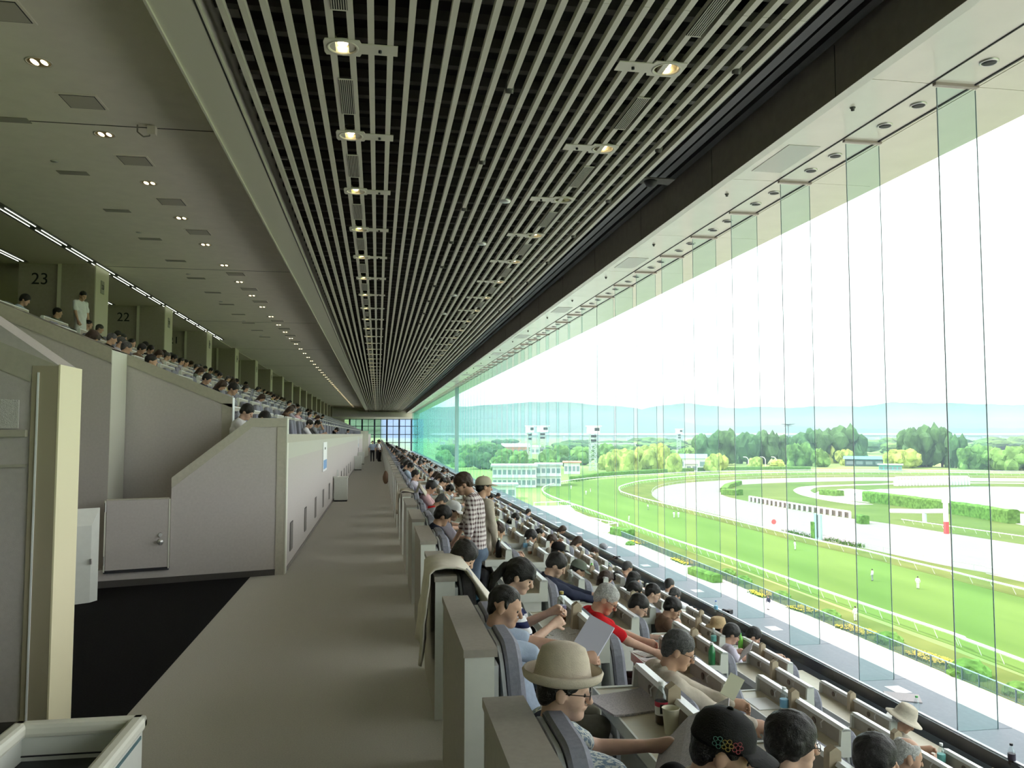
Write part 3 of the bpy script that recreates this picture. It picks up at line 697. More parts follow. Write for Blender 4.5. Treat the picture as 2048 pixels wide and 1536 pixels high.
# upper tier
XUP = UX - ROWP + 0.20
def upx(j): return UX - ROWP * (j + 1) + 0.18
NUP = 8
for i in range(0, 60):
    y0 = 14.5 + PITCHB * i
    for j in range(7):
        if i < NUP:
            for s, dy in ((0, 0.36), (1, 1.04)):
                seat(upx(j), y0 + dy, up_floor(j), 'grey upper-tier seat, row %s above the parapet, %s seat of bay %s' % (nth(j), ('nearer', 'farther')[s], nth(i)), 'seats of the upper tier')
        if i < 9 and j > 0:
            desk(upx(j) - XSEAT + 0.02, y0 + HL, up_floor(j), 'pale two-seat desk of the upper tier, row %s above the parapet, bay %s' % (nth(j), nth(i)), 'desks of the upper tier', fine=False)
props(merged('far_upper_seats', [lo_back, lo_white], [(upx(j), 14.5 + PITCHB * i + dy, up_floor(j)) for i in range(NUP, 69) for j in range(7) for dy in (0.36, 1.04)]),
      'distant grey seats of the upper tier running to the far window', 'seats')
props(merged('far_upper_desks', [desk_top, desk_lip, desk_end1, desk_board, desk_rail, desk_leg], [(upx(j) - XSEAT + 0.02, 14.5 + PITCHB * i + HL, up_floor(j)) for i in range(9, 69) for j in range(1, 7)]),
      'distant pale desks of the upper tier running to the far window', 'desks')
# ================================================================== PEOPLE
def _n(v): v = np.asarray(v, float); return v / (np.linalg.norm(v) + 1e-9)
def rot_head(yaw, pitch, roll=0.0):
    """columns: forward, left, up.  pitch > 0 looks down"""
    cy, sy, cp, sp = math.cos(yaw), math.sin(yaw), math.cos(pitch), math.sin(pitch)
    f = np.array([cy * cp, sy * cp, -sp]); l = np.array([-sy, cy, 0.0]); u = np.cross(f, l)
    c, s = math.cos(roll), math.sin(roll)
    return np.stack([f, l * c + u * s, u * c - l * s], 1)
class Sdf:
    """smooth union of tapered limbs and ellipsoids, meshed by surface nets into one continuous skin"""
    def __init__(s): s.ops = []
    def cap(s, a, b, ra, rb, k=0.02, side=None, q=1.0, op='u'):
        s.ops.append(('c', np.array(a, float), np.array(b, float), ra, rb, k, None if side is None else _n(side), q, op)); return s
    def ell(s, c, r, Rm=None, k=0.02, op='u'):
        s.ops.append(('e', np.array(c, float), np.array(r, float), np.eye(3) if Rm is None else Rm, 0, k, None, 1, op)); return s
    def _box(s, o):
        if o[0] == 'c':
            m = max(o[3], o[4]) * max(o[7], 1)
            return np.minimum(o[1], o[2]) - m, np.maximum(o[1], o[2]) + m
        e = np.abs(o[3]) @ o[2]
        return o[1] - e, o[1] + e
    def mesh(s, name, h, m, noise=0.0, nscale=40.0):
        bs = [s._box(o) for o in s.ops if o[8] == 'u']
        lo = np.min([b[0] for b in bs], 0) - 3 * h - 0.01; hi = np.max([b[1] for b in bs], 0) + 3 * h + 0.01
        N = np.ceil((hi - lo) / h).astype(int) + 1
        D = np.full(N, 9.0, np.float32)
        for o in s.ops:
            b0, b1 = s._box(o); pad = o[5] + 3 * h
            i0 = np.clip(np.floor((b0 - pad - lo) / h).astype(int), 0, N - 1); i1 = np.clip(np.ceil((b1 + pad - lo) / h).astype(int) + 1, 1, N)
            if np.any(i1 <= i0): continue
            g = np.stack(np.meshgrid(*[lo[a] + h * np.arange(i0[a], i1[a]) for a in range(3)], indexing='ij'), -1)
            if o[0] == 'c':
                a, b, ra, rb = o[1:5]; p = g - a; ab = b - a
                if o[6] is not None:
                    d0 = p @ o[6]; p = p - (d0 * (1 - 1 / o[7]))[..., None] * o[6]; e0 = ab @ o[6]; ab = ab - e0 * (1 - 1 / o[7]) * o[6]
                t = np.clip((p @ ab) / max(ab @ ab, 1e-9), 0, 1)
                d = np.linalg.norm(p - t[..., None] * ab, axis=-1) - (ra + (rb - ra) * t)
            else:
                p = (g - o[1]) @ o[3]; r = o[2]
                k0 = np.linalg.norm(p / r, axis=-1); k1 = np.linalg.norm(p / (r * r), axis=-1)
                d = k0 * (k0 - 1) / np.maximum(k1, 1e-6)
            sl = tuple(slice(i0[a], i1[a]) for a in range(3)); A = D[sl]; k = o[5]
            if o[8] == 'u':
                w = np.clip(0.5 + 0.5 * (A - d) / k, 0, 1); D[sl] = A + (d - A) * w - k * w * (1 - w)
            else:
                d = -d; w = np.clip(0.5 - 0.5 * (A - d) / k, 0, 1); D[sl] = A + (d - A) * w + k * w * (1 - w)
        if noise:
            gx, gy, gz = [np.arange(N[a]) * h * nscale for a in range(3)]
            X, Y, Z = np.meshgrid(gx, gy, gz, indexing='ij')
            D += (noise * (np.sin(X + 1.7 * np.sin(0.6 * Z)) * np.sin(1.3 * Y + np.sin(Z)) + np.sin(0.7 * Z + 1.3 * np.sin(0.8 * X + Y)))).astype(np.float32)
        return surface_net(name, D, lo, h, m)
def surface_net(name, D, lo, h, m):
    S = D < 0
    c = [S[x:S.shape[0]-1+x, y:S.shape[1]-1+y, z:S.shape[2]-1+z] for x in (0,1) for y in (0,1) for z in (0,1)]
    cnt = sum(a.astype(np.int8) for a in c)
    act = (cnt > 0) & (cnt < 8)
    idx = np.full(act.shape, -1, np.int32); cells = np.argwhere(act); idx[act] = np.arange(len(cells))
    P = np.zeros((len(cells), 3)); W = np.zeros(len(cells))
    off = [(x, y, z) for x in (0,1) for y in (0,1) for z in (0,1)]
    val = [D[cells[:,0]+o[0], cells[:,1]+o[1], cells[:,2]+o[2]] for o in off]
    for i in range(8):
        for j in range(i + 1, 8):
            dd = np.abs(np.array(off[i]) - np.array(off[j]))
            if dd.sum() != 1: continue
            va, vb = val[i], val[j]; x = (va < 0) != (vb < 0)
            t = np.where(x, va / np.where(np.abs(va - vb) < 1e-12, 1, va - vb), 0)
            pt = np.array(off[i]) + t[:, None] * (np.array(off[j]) - np.array(off[i]))
            P += pt * x[:, None]; W += x
    P = P / W[:, None] + cells
    V = lo + P * h
    Q = []
    for ax in range(3):
        a = [slice(None)] * 3; b = [slice(None)] * 3; a[ax] = slice(0, -1); b[ax] = slice(1, None)
        ch = S[tuple(a)] != S[tuple(b)]
        u, v = (ax + 1) % 3, (ax + 2) % 3
        e = np.argwhere(ch)
        e = e[(e[:, u] > 0) & (e[:, v] > 0) & (e[:, u] < idx.shape[u]) & (e[:, v] < idx.shape[v])]
        ins = S[tuple(e.T)]
        def cell(du, dv):
            q = e.copy(); q[:, u] -= du; q[:, v] -= dv; return idx[tuple(q.T)]
        f = np.stack([cell(1, 1), cell(0, 1), cell(0, 0), cell(1, 0)], 1)
        f[~ins] = f[~ins][:, ::-1]
        Q.append(f)
    F = np.vstack(Q); F = F[(F >= 0).all(1)]
    me = bpy.data.meshes.new(name)
    me.vertices.add(len(V)); me.vertices.foreach_set('co', V.astype(np.float32).ravel())
    me.loops.add(len(F) * 4); me.loops.foreach_set('vertex_index', F.astype(np.int32).ravel())
    me.polygons.add(len(F)); me.polygons.foreach_set('loop_start', np.arange(0, len(F) * 4, 4, dtype=np.int32)); me.polygons.foreach_set('loop_total', np.full(len(F), 4, np.int32))
    me.update(calc_edges=True); me.polygons.foreach_set('use_smooth', np.ones(len(F), bool))
    if m: me.materials.append(m)
    return me
SKIN = mat('skin', (0.50, 0.31, 0.22), 0.55, 0.06, 30, spec=0.25)
SKIN2 = mat('skin_pale', (0.60, 0.40, 0.30), 0.55, 0.06, 30, spec=0.25)
H_black = mat('black_hair', (0.013, 0.012, 0.012), 0.45, 0.4, 90, 0.6, 160, spec=0.4)
H_brown = mat('brown_hair', (0.045, 0.026, 0.018), 0.45, 0.4, 90, 0.6, 160, spec=0.4)
H_grey = mat('silver_hair', (0.40, 0.40, 0.39), 0.6, 0.35, 90, 0.6, 160)
H_dkgrey = mat('dark_grey_hair', (0.07, 0.07, 0.07), 0.5, 0.6, 70, 0.6, 160)
M_eye = mat('eye', (0.03, 0.02, 0.02), 0.2)
M_frame = mat('spectacle_frame', (0.03, 0.03, 0.03), 0.3)
def head_ops(s, C, Rm, fine=True):
    L = lambda p: C + Rm @ np.array(p, float)
    s.ell(L((-0.008, 0, 0.026)), (0.098, 0.077, 0.092), Rm, 0.02)
    s.cap(L((0.028, 0, -0.02)), L((0.055, 0, -0.082)), 0.062, 0.036, 0.03, Rm[:, 1], 1.0)
    if fine:
        s.ell(L((0.068, 0, -0.093)), (0.024, 0.026, 0.018), Rm, 0.02)
        for y in (-1, 1):
            s.ell(L((0.052, 0.036 * y, -0.03)), (0.034, 0.028, 0.034), Rm, 0.02)
            s.ell(L((-0.01, 0.079 * y, -0.010)), (0.022, 0.010, 0.033), Rm, 0.006)
        s.ell(L((0.072, 0, 0.022)), (0.024, 0.052, 0.014), Rm, 0.015)
        for y in (-1, 1): s.ell(L((0.098, 0.032 * y, -0.001)), (0.014, 0.016, 0.010), Rm, 0.012, 's')
        s.cap(L((0.092, 0, 0.006)), L((0.112, 0, -0.032)), 0.009, 0.014, 0.010)
        s.ell(L((0.092, 0, -0.052)), (0.012, 0.023, 0.006), Rm, 0.008); s.ell(L((0.090, 0, -0.064)), (0.012, 0.020, 0.006), Rm, 0.008)
    else:
        s.cap(L((0.092, 0, 0.006)), L((0.110, 0, -0.03)), 0.010, 0.014, 0.012)
        for y in (-1, 1): s.ell(L((-0.01, 0.077 * y, -0.010)), (0.02, 0.012, 0.03), Rm, 0.01)
def hair_mesh(name, style, C, Rm, h, m, noise=0.0025):
    s = Sdf(); L = lambda p: C + Rm @ np.array(p, float)
    big = {'short': 0.0, 'crop': -0.007, 'full': 0.008, 'long': 0.008, 'pony': 0.004, 'balding': -0.006, 'bun': 0.004, 'mop': 0.014}[style]
    s.ell(L((-0.014, 0, 0.036)), (0.107 + big, 0.085 + big, 0.098 + big), Rm, 0.01)
    if style in ('short', 'crop', 'full', 'balding', 'mop'):
        s.ell(L((-0.065, 0, -0.02)), (0.045 + big, 0.068 + big, 0.06), Rm, 0.02)
        for y in (-1, 1): s.cap(L((0.012, 0.077 * y, 0.03)), L((0.014, 0.076 * y, -0.012)), 0.012, 0.008, 0.01)
    if style in ('long', 'pony', 'bun'):
        s.ell(L((-0.06, 0, -0.03)), (0.055, 0.078, 0.075), Rm, 0.02)
        s.cap(L((0.06, 0.03, 0.085)), L((0.095, 0.05, 0.035)), 0.03, 0.012, 0.015); s.cap(L((0.06, -0.03, 0.085)), L((0.095, -0.05, 0.035)), 0.03, 0.012, 0.015)
    if style == 'long':
        for y in (-1, 1): s.cap(L((-0.02, 0.078 * y, 0.0)), L((-0.02, 0.07 * y, -0.16)), 0.03, 0.02, 0.02)
        s.cap(L((-0.07, 0, -0.02)), L((-0.075, 0, -0.19)), 0.065, 0.05, 0.02, Rm[:, 1], 1.2)
    if style == 'pony':
        s.ell(L((-0.115, 0, 0.03)), (0.022, 0.024, 0.024), Rm, 0.008)
        s.cap(L((-0.13, 0.0, 0.02)), L((-0.165, 0.0, -0.09)), 0.028, 0.034, 0.01); s.cap(L((-0.165, 0, -0.09)), L((-0.15, 0, -0.2)), 0.034, 0.012, 0.01)
    if style == 'mop':
        for y in (-1, 1): s.cap(L((-0.01, 0.075 * y, 0.02)), L((-0.012, 0.072 * y, -0.045)), 0.034, 0.022, 0.02)
        s.cap(L((-0.06, 0, -0.02)), L((-0.07, 0, -0.09)), 0.06, 0.04, 0.02, Rm[:, 1], 1.2)
    if style == 'bun': s.ell(L((-0.11, 0, 0.06)), (0.05, 0.05, 0.045), Rm, 0.01)
    # clear the face
    f = {'full': 0.012, 'long': 0.004, 'pony': 0.004, 'bun': 0.0, 'short': 0.0, 'crop': -0.008, 'mop': 0.012, 'balding': -0.02}[style]
    s.ell(L((0.108 + f, 0, -0.045)), (0.088, 0.080, 0.092), Rm, 0.008, 's')
    if style in ('short', 'crop', 'balding', 'full'):
        for y in (-1, 1): s.ell(L((0.004, 0.092 * y, -0.022)), (0.030, 0.026, 0.036), Rm, 0.006, 's')
    if style == 'balding': s.ell(L((0.01, 0, 0.145)), (0.085, 0.062, 0.07), Rm, 0.012, 's')
    return s.mesh(name, h, m, noise, 90)
def hand_ops(s, W, d, n, curl=0.9, thumb=1):
    """W wrist, d pointing direction, n palm normal (the side the fingers curl towards)"""
    d = _n(d); n = _n(np.asarray(n, float) - d * (np.asarray(n, float) @ d)); b = np.cross(d, n) * thumb
    s.cap(W, W + d * 0.07, 0.026, 0.034, 0.012, b, 1.25)
    for i, (o, l) in enumerate(((0.028, 0.070), (0.010, 0.078), (-0.010, 0.072), (-0.028, 0.056))):
        p0 = W + d * 0.085 + b * o * 1.15
        d1 = _n(d * math.cos(curl * 0.6) + n * math.sin(curl * 0.6)); d2 = _n(d * math.cos(curl * 1.7) + n * math.sin(curl * 1.7))
        p1 = p0 + d1 * l * 0.55; p2 = p1 + d2 * l * 0.55
        s.cap(p0 - d * 0.02, p1, 0.0098, 0.009, 0.004); s.cap(p1, p2, 0.009, 0.0075, 0.003)
    t0 = W + d * 0.03 + b * 0.030; t1 = t0 + _n(d * 0.7 + b * 0.6 + n * 0.4) * 0.045; t2 = t1 + _n(d * 0.9 + n * 0.6) * 0.035
    s.cap(t0, t1, 0.014, 0.011, 0.008); s.cap(t1, t2, 0.011, 0.009, 0.004)
def ik(S, Hd, l1, l2, pole):
    v = Hd - S; L = np.linalg.norm(v)
    if L > (l1 + l2) * 0.995: Hd = S + v * ((l1 + l2) * 0.995 / L); v = Hd - S; L = np.linalg.norm(v)
    a = (l1 * l1 - l2 * l2 + L * L) / (2 * L); hh = math.sqrt(max(l1 * l1 - a * a, 0))
    u = v / L; p = np.array(pole, float); p = _n(p - u * (p @ u))
    return S + u * a + p * hh, Hd
shoe_m = Sdf().ell((0.06, 0, 0.035), (0.13, 0.045, 0.04), None, 0.02).ell((-0.02, 0, 0.055), (0.06, 0.042, 0.05), None, 0.02).mesh('shoe', 0.016, mat('dark_shoe', (0.03, 0.028, 0.026), 0.5))
def hat_mesh(kind):
    if kind == 'bucket':      # round crown, rolled brim
        return MB().lathe([(0.0, 0.150), (0.055, 0.146), (0.085, 0.128), (0.098, 0.09), (0.106, 0.045), (0.110, 0.020), (0.122, 0.006), (0.138, 0.002), (0.150, 0.012), (0.156, 0.036), (0.150, 0.046), (0.142, 0.036), (0.134, 0.012), (0.122, -0.004), (0.108, -0.006), (0.10, 0.03), (0.08, 0.11), (0.0, 0.135)], 32)
    if kind == 'straw':
        return MB().lathe([(0.0, 0.10), (0.06, 0.112), (0.088, 0.10), (0.100, 0.05), (0.108, 0.012), (0.135, 0.004), (0.160, -0.006), (0.160, -0.012), (0.13, -0.004), (0.104, 0.0), (0.085, 0.085), (0.0, 0.09)], 28)
    if kind == 'fedora':
        return MB().lathe([(0.0, 0.115), (0.05, 0.135), (0.08, 0.12), (0.098, 0.07), (0.110, 0.012), (0.145, -0.004), (0.178, -0.022), (0.178, -0.028), (0.14, -0.012), (0.104, 0.0), (0.08, 0.10), (0.0, 0.10)], 28)
    return MB().lathe([(0.0, 0.108), (0.045, 0.102), (0.08, 0.082), (0.100, 0.045), (0.106, 0.0), (0.102, -0.012), (0.098, 0.0), (0.07, 0.07), (0.0, 0.10)], 28)
def visor_mesh():
    n = 12; v = []; f = []
    for j, (r, z) in enumerate(((0.095, 0.0), (0.135, -0.006), (0.175, -0.022))):
        for i in range(n + 1):
            t = R(-62 + 124 * i / n); v.append((r * math.cos(t) * (1.0 if j < 1 else 1.05), r * math.sin(t) * (0.95 - 0.10 * j), z))
    k = len(v); v += [(x, y, z - 0.004) for x, y, z in v]
    for j in range(2):
        for i in range(n):
            a = j * (n + 1) + i; f.append((a, a + 1, a + n + 2, a + n + 1)); f.append((k + a, k + a + n + 1, k + a + n + 2, k + a + 1))
    f += [(2 * (n + 1) + i, 2 * (n + 1) + i + 1, k + 2 * (n + 1) + i + 1, k + 2 * (n + 1) + i) for i in range(n)]
    return MB().add(v, f)
def mat4(C, Rm):
    M = Matrix.Identity(4)
    for i in range(3):
        for j in range(3): M[i][j] = float(Rm[i, j])
        M[i][3] = float(C[i])
    return M
def person(label, loc, rotz=0.0, head=(0.05, 0, 1.2), look=(0, 0.2, 0), stand=False, hands=None, shirt=None, sleeve='short', trousers=None, hair='short', hair_m=None, skin=None,
           hat=None, hat_m=None, glasses=False, h=0.012, group=None, fine=True, hand_n=None, collar=None, vest=None, cat='person', curl=0.9, band=None, width=1.0):
    """head: centre of the head in the figure's own frame (x forward, y left, z up from the floor it stands or sits on)"""
    t = empty('person', loc, rotz)
    C = np.array(head, float); Rm = rot_head(*look); skin = skin or SKIN
    hipz = 0.86 if stand else 0.50
    P = np.array((0.0, 0, hipz)); up = _n(C - P)
    if stand and head[2] < 1.5: pass
    ln = min(max(look[1], 0), 1.0); fh = np.array((math.cos(look[0]), math.sin(look[0]), 0))
    nd = _n(np.array((0, 0, 1)) * (1 - 0.45 * ln) + fh * (0.18 + 0.75 * ln))
    N = C + Rm @ np.array((-0.02, 0, -0.06)) - nd * 0.115
    tor = _n(N - P); side = np.array((0, 1.0, 0)); fw = np.cross(side, tor)
    sh = N - tor * 0.045
    SL, SR = sh + side * 0.185 * width, sh - side * 0.185 * width
    chest = P + (N - P) * 0.66
    if hands is None: hands = [(0.40, 0.12, 0.70), (0.40, -0.12, 0.70)]
    b = Sdf(); head_ops(b, C, Rm, fine)
    b.cap(C + Rm @ np.array((-0.022, 0, -0.05)), N - tor * 0.03, 0.056, 0.06, 0.025)
    b.cap(P + tor * 0.1, chest, 0.10, 0.11, 0.03, side, 1.35); b.cap(SL - side * 0.03, SR + side * 0.03, 0.05, 0.05, 0.04)
    c = Sdf(); lg = Sdf()
    c.cap(P + np.array((-0.0, 0, 0.02)), chest - tor * 0.02, 0.122, 0.125, 0.04, side, 1.32 * width)
    c.cap(chest, N - tor * 0.09, 0.125, 0.085, 0.05, side, 1.45 * width)
    c.cap(SL - side * 0.02, SR + side * 0.02, 0.07, 0.07, 0.06); c.ell(sh - fw * 0.03 - tor * 0.06, (0.10, 0.155 * width, 0.11), None, 0.05)
    c.cap(N - tor * 0.05, N - tor * 0.005, 0.085, 0.066, 0.03)
    for si, (S, Hd) in enumerate(((SL, hands[0]), (SR, hands[1]))):
        sg = 1 if si == 0 else -1
        E, Hd = ik(S, np.array(Hd, float), 0.29, 0.255, (-0.35, 0.75 * sg, -0.8))
        fd = _n(Hd - E)
        b.cap(S, E, 0.046, 0.037, 0.02); b.cap(E, Hd, 0.038, 0.026, 0.012)
        if fine or h < 0.016: hand_ops(b, Hd, _n(fd + np.array((0.2, 0, 0))), hand_n[si] if hand_n else (0.1, -0.9 * sg, -0.5), curl, sg)
        else: b.ell(Hd + fd * 0.07, (0.06, 0.035, 0.025), None, 0.02)
        if sleeve == 'long': c.cap(S, E, 0.064, 0.052, 0.035); c.cap(E, Hd - fd * 0.005, 0.053, 0.040, 0.015)
        elif sleeve == 'rolled': c.cap(S, E, 0.064, 0.054, 0.035); c.cap(E, E + fd * 0.08, 0.054, 0.050, 0.015)
        elif sleeve == 'short': c.cap(S, S + (E - S) * 0.72, 0.062, 0.056, 0.03)
    for sg in (1, -1):
        hip = np.array((0.02, 0.09 * sg, hipz - 0.02))
        if stand:
            kn = np.array((0.04, 0.10 * sg, 0.47)); an = np.array((0.0, 0.10 * sg, 0.08))
        else:
            kn = np.array((0.43, 0.11 * sg, 0.50)); an = np.array((0.42, 0.11 * sg, 0.09))
        lg.cap(hip, kn, 0.088, 0.066, 0.03); lg.cap(kn, an, 0.064, 0.052, 0.02)
        link('shoe', shoe_m, t, (an[0], an[1], 0))
    lg.ell((0, 0, hipz), (0.14, 0.18, 0.12), None, 0.03)
    link('body', b.mesh('body', h, skin), t)
    wr = 0.0035 if h < 0.016 else 0.0
    link('shirt', c.mesh('shirt', h, shirt, wr, 34), t)
    link('trousers', lg.mesh('trousers', max(h, 0.014), trousers or mat('dark_trousers', (0.03, 0.03, 0.035), 0.8), wr, 28), t)
    if hair and hat not in ('full',): link('hair', hair_mesh('hair', hair, C, Rm, max(0.006, h * 0.75), hair_m or H_black, 0.0022 if h < 0.016 else 0.0), t)
    if vest:
        v = Sdf(); v.cap(P + np.array((0, 0, 0.03)), chest - tor * 0.02, 0.134, 0.139, 0.04, side, 1.34); v.ell(sh - fw * 0.03 - tor * 0.06, (0.108, 0.163, 0.118), None, 0.05); v.cap(chest, N - tor * 0.08, 0.142, 0.100, 0.05, side, 1.50); v.cap(sh + side * 0.125, sh - side * 0.125, 0.084, 0.084, 0.03)
        link('vest', v.mesh('vest', h, vest, 0.003, 30), t)
    if collar:
        v = Sdf(); v.cap(N - tor * 0.03 - fw * 0.0, N + tor * 0.018, 0.078, 0.070, 0.01); v.cap(N - tor * 0.1, N + tor * 0.1, 0.052, 0.058, 0.006, op='s')
        v.ell(N + fw * 0.07 + tor * 0.0, (0.03, 0.03, 0.05), None, 0.01, 's'); link('collar', v.mesh('collar', 0.007, collar), t)
    if hat:
        hm = hat_mesh(hat); o = link('hat', hm.mesh('hat', hat_m, True), t)
        o.matrix_local = mat4(C + Rm @ np.array((-0.012, 0, 0.036)), Rm) @ Matrix.Diagonal((1.08, 0.94, 1.0, 1)) @ Matrix.Rotation(R(-6), 4, 'Y')
        if hat == 'cap': w_ = link('visor', visor_mesh().mesh('visor', hat_m), o)
        if hat == 'cap': link('button', MB().lathe([(0, 0.116), (0.008, 0.114), (0.012, 0.106)], 8).mesh('button', hat_m, True), o)
        if band: link('band', MB().lathe([(0.1105, 0.018), (0.1115, 0.03), (0.1085, 0.052), (0.1065, 0.05)], 28).mesh('band', band, True), o)
    if glasses:
        g = MB(); L = lambda p: C + Rm @ np.array(p, float)
        for y in (-0.033, 0.033):
            pts = [L((0.108, y + 0.025 * math.cos(a), 0.002 + 0.017 * math.sin(a))) for a in [2 * math.pi * i / 10 for i in range(11)]]; g.path(pts, 0.0018, 5)
        g.path([L((0.108, -0.008, 0.004)), L((0.108, 0.008, 0.004))], 0.0018, 5)
        for y in (-1, 1): g.path([L((0.106, 0.058 * y, 0.006)), L((0.0, 0.082 * y, 0.004))], 0.002, 5)
        link('glasses', g.mesh('glasses', M_frame), t)
    if fine:
        e = MB(); 
        for y in (-1, 1): p = C + Rm @ np.array((0.083, 0.032 * y, -0.001)); e.lathe([(0, -0.009), (0.006, -0.006), (0.009, 0), (0.006, 0.006), (0, 0.009)], 8, p)
        link('eyes', e.mesh('eyes', M_eye, True), t)
    return props(t, label, cat, group)
def head_on_row(px, py, k, reach=0.70):
    """where the sight line through a head meets the arc a seated person's head can reach in row k"""
    zf = row_floor(k); hx, hz = xseat(k) + 0.10, zf + 0.50
    d = _ray(px, py); t = np.linspace(1.2 / d[1], 60 / d[1], 12000)
    p = _O + d[None] * t[:, None]; e = np.hypot(p[:, 0] - hx, p[:, 2] - hz)
    ok = (np.abs(e - reach) < 0.02) & (p[:, 0] > hx - 0.22) & (p[:, 2] > hz + 0.25)
    if ok.any():
        i = np.argmax(np.where(ok, p[:, 2], -99))
    else:
        i = np.argmin(np.where((p[:, 0] > hx - 0.25) & (p[:, 2] > hz + 0.2), np.abs(e - reach), 99))
    return p[i]
def sitter(label, px, py, k, look=(0, 0.3, 0), group='people at the lower desks', hands=None, relhands=None, dx=0.10, **kw):
    p = head_on_row(px, py, k)
    root = (xseat(k) + dx, p[1], row_floor(k))
    hd = (p[0] - root[0], 0.0, p[2] - root[2])
    if hands is None:
        fx = min(hd[0] + 0.30, 0.50)
        hands = [(fx, 0.12, 0.84), (fx - 0.03, -0.12, 0.83)]
    return person(label, root, 0.0, hd, look, hands=hands, group=group, **kw)
def shirt(name, rgb, **k): return mat('cloth_' + name, rgb, 0.85, 0.06, 40, 0.15, 250, spec=0.08, **k)
S_white = shirt('white', (0.72, 0.73, 0.74)); S_black = shirt('black', (0.018, 0.018, 0.02)); S_navy = shirt('navy', (0.03, 0.035, 0.06)); S_grey = shirt('grey', (0.30, 0.31, 0.33))
S_red = shirt('red', (0.50, 0.015, 0.02)); S_beige = shirt('beige', (0.47, 0.42, 0.35)); S_lav = shirt('lavender', (0.45, 0.42, 0.50)); S_teal = shirt('teal', (0.04, 0.12, 0.16)); S_blue = shirt('light_blue', (0.35, 0.42, 0.52))
S_khaki = shirt('khaki', (0.30, 0.29, 0.23)); S_denim = shirt('denim', (0.12, 0.16, 0.22)); S_brown = shirt('brown', (0.16, 0.10, 0.07)); S_pink = shirt('pink', (0.55, 0.35, 0.36)); S_green = shirt('dull_green', (0.14, 0.17, 0.13)); S_yel = shirt('yellow', (0.55, 0.48, 0.18))
P_stripe = pattern('navy_white_stripes', 'stripes', (0.75, 0.76, 0.78), (0.02, 0.025, 0.08), 13.0)
P_plaid = pattern('plum_plaid', 'plaid', (0.10, 0.055, 0.06), (0.72, 0.66, 0.66), 19.0)
P_floral = pattern('floral_print', 'print', (0.65, 0.68, 0.62), (0.18, 0.25, 0.32), 60.0)
FN = 0.0085
# ---- top row, beside the corridor
HATW = sitter('woman in cream bucket hat and patterned top reading a newspaper beside the corridor', 1128, 1378, 0, look=(-0.25, 0.15, 0.0), shirt=P_floral, vest=S_navy, sleeve='short', trousers=S_black, hair='short', hat='bucket', hat_m=mat('cream_felt', (0.56, 0.49, 0.39), 0.9, 0.06, 30, 0.3, 200), glasses=True, h=FN, skin=SKIN2, dx=0.12,
       hands=[(0.30, 0.20, 0.88), (0.36, -0.24, 0.86)], curl=1.2)
CAPM = sitter('man in black embroidered cap leaning over the nearest desk', 1446, 1500, 0, look=(-0.35, 0.35, 0), shirt=S_black, sleeve='short', hat='cap', hat_m=mat('black_cap', (0.012, 0.012, 0.013), 0.85, 0.2, 60, 0.2, 200), h=FN, dx=0.14)
MANB = sitter('short-haired man in light blue shirt and khaki trousers holding a booklet', 1010, 1212, 0, look=(-0.30, 0.30, 0.0), shirt=S_blue, trousers=S_khaki, hair='crop', h=FN, skin=SKIN, dx=0.10, hands=[(0.34, 0.10, 0.92), (0.36, -0.08, 0.90)])
sitter('woman with ponytail in navy and white striped top', 1040, 1152, 0, look=(-0.30, 0.45, 0), shirt=P_stripe, trousers=S_denim, hair='pony', hair_m=H_black, h=FN, skin=SKIN2, hands=[(0.40, 0.06, 0.92), (0.38, -0.10, 0.86)])
sitter('dark-haired youth in teal top bent over behind the draped jacket', 928, 1112, 0, look=(-0.35, 0.7, 0), shirt=S_teal, sleeve='long', trousers=S_black, hair='full', h=0.010, skin=SKIN2)
sitter('man in black vest, white-fronted cap and pale shirt seated past the plaid shirt', 905, 1022, 0, look=(-0.2, 0.45, 0), shirt=S_lav, vest=S_black, hat='cap', hat_m=S_white, h=0.011)
sitter('person with bushy dark hair seated left of the black vest', 886, 1032, 0, look=(0.0, 0.5, 0), shirt=S_navy, hair='full', h=0.012, fine=False)
sitter('man with shaved head and red collar bent over in the top row', 884, 1004, 0, look=(0.0, 0.8, 0), shirt=S_grey, collar=S_red, hair='balding', hair_m=H_dkgrey, h=0.012)
# ---- second row
BEIG = sitter('man in beige jacket and glasses holding a betting slip', 1357, 1300, 1, look=(-0.35, 0.40, 0), shirt=S_beige, sleeve='long', trousers=S_khaki, hair='short', hair_m=H_dkgrey, glasses=True, collar=S_beige, h=FN, hands=[(0.50, 0.05, 0.80), (0.48, -0.22, 0.76)], dx=0.14, width=1.08)
sitter('silver-haired man in red shirt and glasses leaning on his desk', 1213, 1198, 1, look=(-0.4, 0.60, 0), shirt=S_red, hair='short', hair_m=H_grey, glasses=True, h=0.009, hands=[(0.48, 0.05, 0.77), (0.45, -0.22, 0.76)], dx=0.14)
PHON = sitter('dark-haired man in navy jacket looking at his phone', 1113, 1130, 1, look=(-0.3, 0.55, 0), shirt=S_navy, sleeve='long', hair='full', h=0.010, skin=SKIN2, hands=[(0.50, 0.03, 0.84), (0.48, -0.06, 0.82)])
sitter('person with thick black hair and glasses in the near foreground', 1586, 1484, 1, look=(-0.25, 0.1, 0), shirt=S_white, hair='mop', glasses=True, h=FN, skin=SKIN2, dx=0.04, width=0.95)
sitter('brown-haired person in the second row behind the plaid shirt', 996, 1062, 1, look=(0, 0.3, 0), shirt=S_grey, hair='full', hair_m=H_brown, h=0.012, fine=False)
sitter('black-haired person in dark jacket left of the plaid shirt', 900, 980, 1, look=(-0.1, 0.5, 0), shirt=S_green, sleeve='long', hair='full', h=0.012, fine=False)
